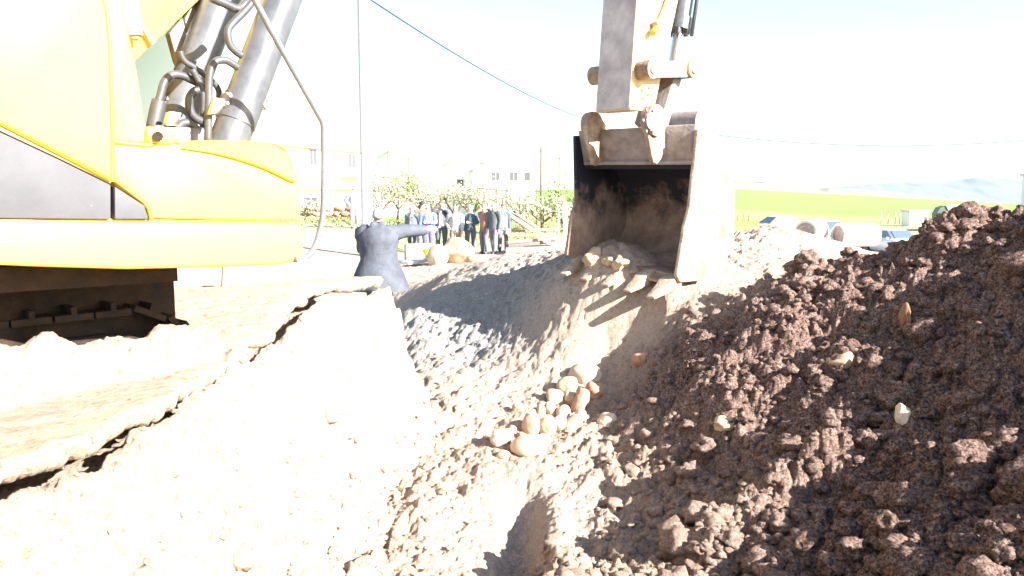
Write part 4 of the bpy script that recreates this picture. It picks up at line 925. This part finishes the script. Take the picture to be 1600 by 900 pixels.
person('man in pale grey jacket, hand on hip, alone beside the white utility pole', 556, 31, 291, 15, ('pale_grey_jacket', (.33, .36, .42)), ('light_trouser', (.40, .40, .46)), ('white_shirt', (.75, .74, .72)), arms=('hip', 'down'), group=None)
coat = person('man seen from behind in long charcoal hooded coat, arm stretched out to point', 592, 11.5, 331, 186, navy, btr, hair='hair_grey', arms=('point', 'front'), long=.28, bulk=.08, group=None, height=1.74)

hd = MB(); rr = []
for z_, rx, ry, y0 in ((1.33, .05, .02, .135), (1.37, .115, .045, .135), (1.43, .135, .06, .125), (1.49, .12, .06, .11), (1.535, .10, .05, .09), (1.55, .06, .03, .075)):
    rr.append([Vector((rx * math.cos(a) * (1 + .05 * math.sin(a * 4)), y0 + ry * math.sin(a) * (1 if math.sin(a) > 0 else .6), z_ + .014 * math.sin(a * 3) + .02 * abs(math.cos(a)))) for a in [2 * math.pi * j / 24 for j in range(24)]])
hd.loft(rr); hd.build('hood', cloth(*navy), None, smooth=180).parent = coat

# ------------------------------------------------------------------ poles and wires
def gp(px, d): 
    x = (px - 800) / FPX * d; return Vector((x, d, gz(x, d)))
def at(px, py, d): return P(px, py, d)
b = gp(574, 23); t = thing('utility_pole', 'thick white concrete utility pole behind the man in the charcoal coat', 'pole', b)
MB().tube([b - EU * .2, b + EU * 9.5], [.165, .13], 20).build('shaft', M['concrete'], t, smooth=40)
MB().box(b + EU * 9.2, 1.5, .09, .11).build('cross_arm', M['dsteel'], t)
for k in (-.65, 0, .65): MB().tube([b + Vector((k, 0, 9.25)), b + Vector((k, 0, 9.42))], [.05, .03], 10).build('insulator', M['white_plastic'], t, smooth=40)
def slim_pole(label, px, d, ytop, rad, m=None, group=None):
    b = gp(px, d); h = px_h(ytop, d); t = thing('utility_pole', label, 'pole', b, group)
    MB().tube([b - EU * .2, Vector((b.x, b.y, h))], [rad, rad * .7], 10).build('shaft', m or M['wood_dark'], t, smooth=40)
    MB().box((b.x, b.y, h - .3), 1.0, .08, .08).build('cross_arm', m or M['wood_dark'], t); return t
slim_pole('tall thin dark pole rising behind the trellis, left of the bucket', 845, 62, 231, .10)
slim_pole('thin dark pole between the tall thin pole and the bucket', 873, 75, 244, .08)
slim_pole('thin pole on the skyline above the man in the dark cap', 640, 80, 246, .08)
slim_pole('faint thin pole on the skyline right of the white utility pole', 608, 90, 236, .07)
def cable(name, label, p0, p1, sag, rad):
    pts_ = [p0.lerp(p1, k / 40) - EU * sag * 4 * (k / 40) * (1 - k / 40) for k in range(41)]
    o = MB().tube(pts_, rad, 5).build(name, M['wire'], None, smooth=180, base=p0); tag(o, label, 'cable')
cable('overhead_cable', 'dark cable sagging from the white utility pole down behind the stick', at(574, -4, 23), at(935, 192, 52), .45, .026)
cable('overhead_cable', 'thin cable crossing the white sky right of the bucket', at(1040, 200, 70), at(1760, 200, 70), 1.5, .035)

# ------------------------------------------------------------------ houses
def window(par, c, w, h, ax, nrm, frame=M['frame']):
    f = MB()
    for dx, dz, sx, sz in ((0, h / 2, w + .16, .08), (0, -h / 2, w + .16, .08), (-w / 2 - .02, 0, .05, h), (w / 2 + .02, 0, .05, h), (0, 0, .04, h - .04))[:5 if w > .8 else 4]:
        f.box(c + ax * dx + EU * dz + nrm * .012, sx, .05, sz, (ax, nrm, EU))
    fo = f.build('window', frame, par)
    MB().box(c + nrm * .010, w, .03, h, (ax, nrm, EU)).build('pane', M['window'], fo)
    MB().box(c - EU * (h / 2 + .07) + nrm * .06, w + .3, .16, .05, (ax, nrm, EU)).build('sill', M['concrete'], fo)
def house(label, c, ax, wid, dep, ht, wins, m, roof='flat', rh=.6, eave=.35, name='house', cat='house', group=None):
    """c: middle of the front wall at the ground, ax: along the front"""
    ax = ax.normalized(); nrm = Vector((ax.y, -ax.x, 0))
    t = thing(name, label, cat, c, group); w = MB().box(c - nrm * dep / 2 + EU * (ht / 2 - .3), wid, dep, ht + .6, (ax, nrm, EU)).build('wall', m, t)
    if roof == 'flat': MB().box(c - nrm * dep / 2 + EU * (ht + .10), wid + eave, dep + eave, .2, (ax, nrm, EU)).build('roof', M['concrete'], t)
    else:
        e0 = c + nrm * eave + EU * ht; e1 = c - nrm * (dep + eave) + EU * ht; rd = c - nrm * dep / 2 + EU * (ht + rh); hw = wid / 2 + eave
        rf = MB().loft([[e0 + ax * s_ * hw, e0 + ax * s_ * hw + EU * .12, rd + ax * s_ * hw + EU * .12, e1 + ax * s_ * hw + EU * .12, e1 + ax * s_ * hw] for s_ in (-1, 1)]).build('roof', M['roof'], t)
        MB().box(rd + ax * wid * .2 + EU * .3, .5, .5, .9, (ax, nrm, EU)).build('chimney', m, rf)
    for u, z, ww, hh in wins: window(t, c + ax * u + EU * z, ww, hh, ax, nrm)
    return t
# white two storey house on the left: eaves fall to the right as it recedes
a = at(330, 218, 62); bq = at(569, 236, 84); axh = Vector((bq.x - a.x, bq.y - a.y, 0)); wl = axh.length; axh.normalize()
zt = (a.z + bq.z) / 2 - .1; nrm = Vector((axh.y, -axh.x, 0)); zb = CAMZ - 2.0
def on_front(px, py):
    p = on_plane(px, py, Vector((a.x, a.y, 0)), nrm); return (p - Vector((a.x, a.y, 0))).dot(axh) - wl / 2, p.z - zb
ws = []
for px, py in ((489, 246), (549.5, 251.5), (420, 241)):
    u, z = on_front(px, py); u0 = on_front(px - 5.5, py)[0]; u1 = on_front(px + 5.5, py)[0]; ws.append((u, z, u1 - u0, 1.45))
for px, py in ((440, 320), (505, 318)):
    u, z = on_front(px, py); ws.append((u, z, 1.1, 1.2))
u, z = on_front(518, 254); ws.append((u, z, .25, .25))
cc = Vector(((a.x + bq.x) / 2, (a.y + bq.y) / 2, zb))
house('white two storey house behind the handrail with dark windows under its eaves', cc, axh, wl, 9, zt - zb, ws, M['plaster'], 'gable', .8, .4)
u, z = on_front(545, 276)
MB().box(cc + axh * u + nrm * .9 + EU * z, 3.5, 1.8, .15, (axh, nrm, EU)).build('balcony', M['plaster_cream'], [o for o in bpy.data.objects if o.name == 'house'][0])
# lower annexe and low stone wall before it
house('low cream annexe in front of the white two storey house', at(520, 346, 58) * 1, Vector((1, .12, 0)), 7.0, 4, 2.3, [(-1.5, 1.3, 1.0, .9), (1.4, 1.3, 1.0, .9)], M['plaster_cream'])
wl_ = at(500, 346, 45); t = thing('garden_wall', 'low brown rubble wall below the white house, left of the lone man', 'wall', wl_)
random.seed(3)
for row in range(3):
    x = -4.2 + .2 * (row % 2)
    while x < 2.0:
        w_s = random.uniform(.35, .65); v, f = stone_mesh(random.random() * 50, w_s * .52, .22, .17, .12)
        mesh_obj('stone', [p + wl_ + Vector((x + w_s / 2, 0, .12 + row * .29)) for p in v], f, M[random.choice(['stone', 'stone_red', 'stone'])], t, 60); x += w_s
house('pale house with a long flat roof behind the orchard, under two domed tanks', Vector((at(693, 330, 95).x, 95, CAMZ - 2.2)), Vector((1, 0, 0)), 6.5, 6, 4.6, [(-2.2, 3.2, .9, 1.0), (2.0, 3.2, .7, .9)], M['plaster'])
for lb, px, py, r_ in (('larger domed white water tank on the flat roofed house', 687, 266, .55), ('smaller domed white water tank on the flat roofed house', 708, 264, .42)):
    c = at(px, py, 97); t = thing('water_tank', lb, 'water tank', Vector((c.x, c.y, CAMZ + 2.6)))
    MB().loft([ell((c.x, c.y, z_), rx, rx, 16) for z_, rx in ((CAMZ + 2.6, r_), (c.z, r_), (c.z + r_ * .45, r_ * .9), (c.z + r_ * .8, r_ * .6), (c.z + r_ * .95, r_ * .15))]).build('drum', M['white_plastic'], t, smooth=60)
house('pale house at the right of the orchard, left of the tall thin pole', Vector((at(797, 330, 90).x, 90, CAMZ - 2.2)), Vector((1, .1, 0)), 5.6, 6, 5.4, [(-1.6, 3.9, .9, 1.0), (.4, 3.9, .9, 1.0), (1.9, 3.9, .7, 1.0)], M['plaster'], 'flat')
house('small cream house between the orchard trees right of the white utility pole', Vector((at(618, 330, 88).x, 88, CAMZ - 2.2)), Vector((1, -.2, 0)), 5.0, 5, 2.9, [(-1.2, 1.9, .8, .9), (1.0, 1.9, .8, .9)], M['plaster_cream'], 'gable', .9)
house('white building cut off by the right edge of the picture', Vector((at(1588, 360, 66).x + 4.2, 60, px_h(372, 60))), Vector((1, 0, 0)), 8, 6, px_h(273, 60) - px_h(372, 60), [(1.5, 3.0, 1.0, 1.2)], M['plaster'], name='building', cat='building')
# concrete hut, dark shed
c = at(1435, 354, 78); house('small pale concrete hut standing at the edge of the green field', c, Vector((1, .25, 0)), 2.1, 1.1, px_h(331, 78) - c.z, [(.7, .75, .5, .6)], M['plaster'], name='hut', cat='hut', eave=.2)
t = [o for o in bpy.data.objects if o.name == 'hut'][0]
MB().box(c + Vector((-.4, -.06, .6)), .75, .06, 1.2).build('door', M['frame'], t)
c = at(1490, 356, 66); t = thing('shed', 'dark green sheet metal shed with a blue grey roof behind the soil pile', 'shed', c); zt_ = px_h(334, 66); zr = px_h(321.5, 66)
pr_ = [Vector((c.x - 1.45, 66, c.z - .5)), Vector((c.x - .35, 66, c.z - .5)), Vector((c.x - .35, 66, zt_)), Vector((c.x - .75, 66, zr)), Vector((c.x - 1.2, 66, zr - .15)), Vector((c.x - 1.45, 66, zt_))]
MB().prism(pr_, Vector((.9, 2.5, 0))).build('wall', M['shed_green'], t)
for k in range(7): MB().box((c.x - 1.38 + k * .155, 65.97, (c.z + zt_) / 2), .03, .03, zt_ - c.z).build('rib', M['shed_green'], t)
MB().prism([Vector((c.x - .75, 65.9, zr + .05)), Vector((c.x - .30, 65.9, zt_ - .05)), Vector((c.x + 1.35, 66.6, zt_ - .05)), Vector((c.x + 1.1, 67.0, zr + .05))], Vector((0, .1, .06))).build('roof', M['shed_roof'], t)
MB().box((c.x + .5, 66.5, (c.z + zt_) / 2 - .2), 1.6, .1, zt_ - c.z).build('wall', M['shed_roof'], t)

# ------------------------------------------------------------------ fence posts, trellis, timber, slab
def post(label, px, py0, py1, d, rad, m, group=None, name='fence_post', n=6):
    z0, z1 = px_h(py0, d), px_h(py1, d); x = (px - 800) / FPX * d
    o = MB().tube([(x, d, z0 - .15), (x, d, z1)], [rad, rad * .9], n).build(name, m, None, smooth=50, base=(x, d, z0)); return tag(o, label, 'post', group)
post('square white concrete post standing left of the bucket', 883, 388, 319, 25, .085, M['concrete'], n=4)
post('slim pale post just left of the square white concrete post', 873, 372, 326, 27, .04, M['concrete'], n=4)
for px, w_ in ((1169, 'nearest to the car'), (1160, 'in the middle of three'), (1152, 'close against the bucket edge')): post('short dark post left of the half hidden side-on car, ' + w_, px, 356, 334, 72, .05, M['wood_dark'], 'dark posts left of the hidden car')
for px, h, w_ in ((1375, 328, 'leftmost and tallest of the row'), (1397, 330, 'second tallest, third along the row'), (1386, 334, 'lower, second along the row'), (1404, 333, 'lower, touching the hut side')): post('thin pale post left of the concrete hut, ' + w_, px, 348, h, 80, .05, M['concrete'], 'pale posts left of the hut')
tp = Vector((at(800, 350, 36).x, 36, CAMZ - 2.0)); t = thing('trellis', 'thin pole trellis standing among the orchard trees above the group of men', 'trellis', tp)
for px, y1 in ((776, 287), (791, 293), (812, 294), (822, 288), (846, 290), (757, 294), (838, 294)):
    x = (px - 800) / FPX * 36; MB().tube([(x, 36, CAMZ - 2.2), (x, 36, px_h(y1, 36))], .025, 6).build('pole', M['wood_dark'], t, smooth=60)
MB().tube([P(745, 294, 36), P(790, 298, 36), P(848, 299, 36)], .03, 6).build('rail', M['wood_dark'], t, smooth=60)
MB().tube([P(793, 288, 36), P(822, 286, 36)], .025, 6).build('rail', M['wood_dark'], t, smooth=60)
MB().tube([P(750, 318, 36), P(846, 320, 36)], .02, 6).build('rail', M['wood_dark'], t, smooth=60)
gt = 'boards stacked right of the group'
def board(label, p, q, w, th, m):
    d = (q - p).normalized(); s_ = d.cross(EU).normalized(); u = s_.cross(d)
    o = MB().box((p + q) / 2, (q - p).length, w, th, (d, s_, u)).build('board', m, None, bevel=.006, base=(p + q) / 2); tag(o, label, 'board', gt)
board('light sawn board leaning steeply down to the right behind the stacked boards', P(797, 337, 27), P(833, 361, 26.5), .30, .06, M['wood_light'])
board('second sawn board leaning beside the steep light board', P(806, 334, 27.4), P(842, 358, 27), .22, .05, M['wood'])
board('topmost long board of the stack, ending near the white post', P(796, 361, 27), P(872, 358, 27), .3, .07, M['wood'])
board('long pale board just under the topmost board', P(793, 367, 26.6), P(868, 366, 26.6), .3, .08, M['wood_light'])
board('long tan board slanting up to the right in the lower stack', P(792, 380, 25.5), P(872, 370, 26), .3, .09, M['wood'])
board('lowest dark edged board of the stack on the ground', P(792, 384, 25), P(850, 379, 25.4), .35, .10, M['wood_dark'])
board('short reddish board end poking out at the right of the stack', P(846, 377, 25.2), P(874, 375, 25.5), .25, .06, M['wood_light'])
sc_ = P(842, 391, 25.5); o = MB().box(Vector((sc_.x, sc_.y, gz(sc_.x, sc_.y) + .06)), 2.1, 3.6, .16).build('concrete_slab', M['slab'], None, bevel=.02, base=sc_); tag(o, 'flat blue grey concrete slab on the ground below the stacked boards', 'slab')
p0 = P(655, 400, 21); t = thing('rubble_block', 'dark grey broken concrete block between the coat and the boulders', 'block', p0)
MB().box(p0 + EU * .1, .75, .5, .45, (Vector((.97, .2, 0)), Vector((-.2, .97, 0)), EU)).build('block', M['dsteel'], t, bevel=.04)
board('pale plank lying on the soil in front of the dark grey block', P(632, 411, 19.5), P(672, 405, 20), .35, .07, M['concrete'])
p0 = P(667, 397, 20); t = thing('plastic_bottle', 'yellow plastic funnel shaped can beside the pale rounded boulder', 'can', p0)
MB().loft([ell(p0 + EU * z_, r_, r_, 12) for z_, r_ in ((-.18, .03), (-.02, .05), (.08, .11), (.12, .115))]).build('can', M['yellow_plastic'], t, smooth=40)
p0 = hit(352, 452); o = MB().loft([ell(p0 + EU * -.05, .04, .03, 6), ell(p0 + EU * .17 + EF * .02, .035, .025, 6)]).build('wooden_stake', M['wood_light'], None, base=p0); tag(o, 'short pale wooden stake upright in the soil below the tool box', 'stake')

# ------------------------------------------------------------------ concrete pipes
def pipe(label, px, py, d, rad, ln, head):
    c = P(px, py, d); ax = Vector((math.sin(R(head)), math.cos(R(head)), 0)); t = thing('concrete_pipe', label, 'pipe', (c.x, c.y, c.z - rad), 'concrete drain pipes by the cars')
    u = ax.cross(EU).normalized(); n = 36; cir = lambda q, r_: [q + (u * math.cos(a) + EU * math.sin(a)) * r_ for a in [2 * math.pi * k / n for k in range(n)]]
    sh = MB().loft([cir(c, rad * .8), cir(c, rad), cir(c + ax * .22, rad), cir(c + ax * .26, rad * .94), cir(c + ax * ln, rad * .94), cir(c + ax * ln, rad * .8), cir(c, rad * .8)], caps=False).build('pipe_wall', M['concrete'], t, smooth=35)
    MB().tube([c + ax * .06, c + ax * .10], rad * .8, n).build('end_cover', M['dsteel'], t, smooth=35)
pipe('concrete pipe with its round grey end facing left, between two white cars', 1309, 368, 40, .60, 2.05, 78)
pipe('concrete pipe half buried behind the sunlit soil heap, its round end rising above it', 1258, 362, 39, .55, 2.4, 35)

# ------------------------------------------------------------------ cars
def make_car():
    t = thing('parked_car', 'x', 'car', (0, 0, 0), 'white cars parked beyond the soil')
    V = Vector; W = .86
    # half width and height along the length, front at -Y
    st = [(-2.12, .30, .62, .66), (-2.05, .22, .72, .78), (-1.6, .20, .82, .84), (-.95, .20, .92, .86), (0, .20, .95, .87), (1.0, .20, .98, .86), (1.75, .24, .98, .82), (2.05, .30, .90, .76), (2.12, .42, .80, .70)]
    rings = []
    for y, z0, z1, w in st: rings.append([V((x * w, y, z0 + (z1 - z0) * q)) for x, q in ((-.86, 0), (.86, 0), (.97, .14), (1, .5), (.96, .82), (.86, .97), (.5, 1.02), (-.5, 1.02), (-.86, .97), (-.96, .82), (-1, .5), (-.97, .14))])
    bd = MB().loft(rings).build('body', M['carwhite'], t, smooth=50)
    cb = []
    for y, w0, z, w1 in ((-1.0, .78, .93, .78), (-.30, .76, 1.43, .60), (.15, .76, 1.48, .62), (.95, .76, 1.44, .60), (1.72, .76, .97, .74)):
        cb.append([V((-w0, y, .90)), V((w0, y, .90)), V((w1 + .02, y, z - .05)), V((w1 - .06, y, z)), V((-w1 + .06, y, z)), V((-w1 - .02, y, z - .05))])
    MB().loft(cb).build('roof', M['carwhite'], t, smooth=50)
    def glass(name, q): MB().prism(q, (q[1] - q[0]).cross(q[2] - q[0]).normalized() * .02).build(name, M['carglass'], t)
    MB().prism([V((-.68, -.97, .98)), V((.68, -.97, .98)), V((.55, -.36, 1.40)), V((-.55, -.36, 1.40))], V((0, -.03, .03))).build('windscreen', M['carglass'], t)
    MB().prism([V((-.64, 1.68, 1.02)), V((.64, 1.68, 1.02)), V((.52, 1.02, 1.42)), V((-.52, 1.02, 1.42))], V((0, .03, .03))).build('rear_window', M['carglass'], t)
    for s in (-1, 1):
        MB().prism([V((s * .785, -.75, .98)), V((s * .785, .12, .98)), V((s * .665, .10, 1.38)), V((s * .665, -.26, 1.38))], V((s * .02, 0, .005))).build('side_window', M['carglass'], t)
        MB().prism([V((s * .785, .22, .98)), V((s * .785, 1.15, .99)), V((s * .67, .92, 1.36)), V((s * .665, .20, 1.39))], V((s * .02, 0, .005))).build('side_window', M['carglass'], t)
        MB().sphere((s * .96, -.68, 1.0), .10, .06, .07, 10, 6).build('mirror', M['carwhite'], t, smooth=180)
        MB().sphere((s * .60, -2.03, .62), .18, .10, .08, 10, 6).build('headlight', M['window'], t, smooth=180)
        MB().box((s * .66, 2.07, .72), .24, .08, .14).build('tail_light', cloth('tail_lamp_red', (.4, .03, .02)), t, bevel=.02)
        for y in (-1.32, 1.30):
            w = MB().tube([V((s * .88, y, .31)), V((s * .68, y, .31))], .31, 24).build('wheel', M['tyre'], t, smooth=40)
            MB().tube([V((s * .89, y, .31)), V((s * .87, y, .31))], .20, 20).build('rim', M['steel'], w, smooth=40)
        MB().box((s * .845, -.05, .80), .02, .16, .03).build('door_handle', M['steel'], t)
    MB().box((0, -2.10, .60), 1.0, .05, .14).build('grille', M['tyre'], t, bevel=.02)
    MB().box((0, -2.12, .36), 1.3, .05, .14).build('bumper_intake', M['tyre'], t, bevel=.02)
    MB().box((0, -2.14, .47), .50, .02, .11).build('number_plate', M['white_plastic'], t)
    return t
car = make_car()
for i, (lb, px, py, d, head) in enumerate([
  ('white car facing the camera at the right, beside the crest of the soil pile', 1397, 391, 46, 12),
  ('white car facing the camera, half hidden behind the concrete pipe end', 1291, 381, 50, 5),
  ('white car seen from the side, half hidden behind the sunlit soil heap', 1212, 369, 58, -72)]):
    o = car if i == 0 else copy_tree(car); o['label'] = lb
    x = (px - 800) / FPX * d; o.location = (x, d, px_h(py, d) if i else gz(x, d)); o.rotation_euler = (0, 0, R(head))

# ------------------------------------------------------------------ orchard trees
def leaf_mesh(name, pts_, size, m, parent, seed):
    g = np.random.default_rng(seed); n = len(pts_); a = g.normal(size=(n, 3)); a /= np.linalg.norm(a, axis=1)[:, None]; b = np.cross(a, g.normal(size=(n, 3))); b /= np.linalg.norm(b, axis=1)[:, None]
    sz = (size * g.uniform(.6, 1.3, n))[:, None]
    V_ = np.stack([pts_ - a * sz, pts_ + b * sz * .55, pts_ + a * sz, pts_ - b * sz * .55], 1).reshape(-1, 3) - np.array(world_loc(parent))
    me = bpy.data.meshes.new(name); me.vertices.add(len(V_)); me.vertices.foreach_set('co', V_.astype(np.float32).ravel())
    me.loops.add(4 * n); me.loops.foreach_set('vertex_index', np.arange(4 * n, dtype=np.int32)); me.polygons.add(n); me.polygons.foreach_set('loop_start', np.arange(0, 4 * n, 4, dtype=np.int32)); me.update(calc_edges=True)
    me.materials.append(m); o = bpy.data.objects.new(name, me); COL.objects.link(o); o.parent = parent; return o
def tree(label, px, d, ytop, spread, m, seed, nl=1500, group='orchard trees beyond the group', clear=.5, name='fruit_tree', leaf=.075):
    g = np.random.default_rng(seed); b = gp(px, d); h = px_h(ytop, d) - b.z; t = thing(name, label, 'tree', b, group)
    tk = MB(); tips = []
    f = h * clear * .55; top = b + Vector((g.normal() * .1, g.normal() * .1, f))
    tk.tube([b - EU * .1, b + EU * f * .5 + Vector((g.normal() * .05, 0, 0)), top], [.09, .07, .06], 7)
    for k in range(7):
        a = k * 2.4 + g.random(); l = h - f; e = top + Vector((math.cos(a) * spread * g.uniform(.35, .9), math.sin(a) * spread * g.uniform(.35, .9), l * g.uniform(.55, .97)))
        mid = top.lerp(e, .5) + Vector((math.cos(a) * .15, math.sin(a) * .15, -.05)); tk.tube([top, mid, e], [.045, .03, .012], 5)
        tips += [(mid, .55), (e, 1), (top.lerp(e, .75), .8)]
        for j in range(2):
            e2 = mid + Vector((g.normal() * spread * .4, g.normal() * spread * .4, l * g.uniform(.1, .35))); tk.tube([mid, e2], [.02, .008], 4); tips += [(e2, .9)]
    tk.build('trunk', M['bark'], t, smooth=60)
    P_ = []
    for q, w in tips:
        k = max(4, int(nl / len(tips) * w * g.uniform(.3, 1.8))); P_.append(np.array(q) + g.normal(size=(k, 3)) * np.array([spread * .20, spread * .20, h * .075]) * g.uniform(.6, 1.3))
    leaf_mesh('crown', np.concatenate(P_), leaf, m, t, seed + 1)
for i, (lb, px, d, yt, sp_, mm, nl, cl) in enumerate([
 ('young leafy tree just right of the white utility pole', 598, 38, 272, 1.1, 'blossom', 1500, .5),
 ('green leafy tree with a dark clump, second from the white utility pole', 622, 42, 268, 1.4, 'leaf', 1900, .5),
 ('pale blossoming tree above the head of the man in the dark cap', 655, 44, 281, 1.2, 'blossom', 1300, .6),
 ('bare branched tree with few leaves left of the man holding his head', 676, 40, 287, 1.0, 'blossom', 600, .6),
 ('pale leafy tree above the man in the light grey cardigan', 712, 43, 284, 1.3, 'blossom', 1500, .5),
 ('pale leafy tree above the man in the dark teal jumper', 741, 41, 280, 1.2, 'blossom', 1300, .5),
 ('loose leafy tree behind the left poles of the trellis', 768, 45, 286, 1.3, 'blossom', 1300, .5),
 ('small loose tree behind the middle of the trellis', 806, 44, 300, 1.2, 'blossom', 1200, .5),
 ('small round tree with a dark forked trunk behind the stacked boards', 845, 36, 306, 1.1, 'blossom', 1500, .6),
 ('bright green bushy tree right beside the bucket', 881, 40, 284, 1.2, 'leaf', 2200, .3),
 ('thin shrub against the low brown rubble wall', 484, 44, 312, .7, 'blossom', 600, .4),
 ('small shrub between the handrail and the lone man', 520, 46, 318, .7, 'blossom', 500, .4)]):
    tree(lb, px, d, yt, sp_, M[mm], 300 + i * 11, int(nl * .75), clear=cl)
g = np.random.default_rng(5)
X = g.uniform(-11, 4, 5000); Y = g.uniform(30, 50, 5000); k = g.random(5000) < .8; X, Y = X[k], Y[k]; Z = ground(X, Y)[0] + g.uniform(0, .25, len(X))
o = leaf_mesh('weeds', np.stack([X, Y, Z], 1), .07, M['leaf'], None, 9); tag(o, kind='stuff')

# ------------------------------------------------------------------ air
hz = bpy.data.materials.new('haze'); hz.use_nodes = True; nt = hz.node_tree; nt.nodes.remove(nt.nodes['Principled BSDF'])
pv = nt.nodes.new('ShaderNodeVolumePrincipled'); pv.inputs['Color'].default_value = (.74, .87, 1, 1); pv.inputs['Density'].default_value = 0.000065
nt.links.new(pv.outputs[0], [n for n in nt.nodes if n.type == 'OUTPUT_MATERIAL'][0].inputs['Volume'])
o = MB().add([(x, y, z) for z in (-140, 120) for x, y in ((-9000, -400), (9000, -400), (9000, 7000), (-9000, 7000))], [(3, 2, 1, 0), (4, 5, 6, 7), (0, 1, 5, 4), (1, 2, 6, 5), (2, 3, 7, 6), (3, 0, 4, 7)]).build('haze', hz); tag(o, kind='stuff')
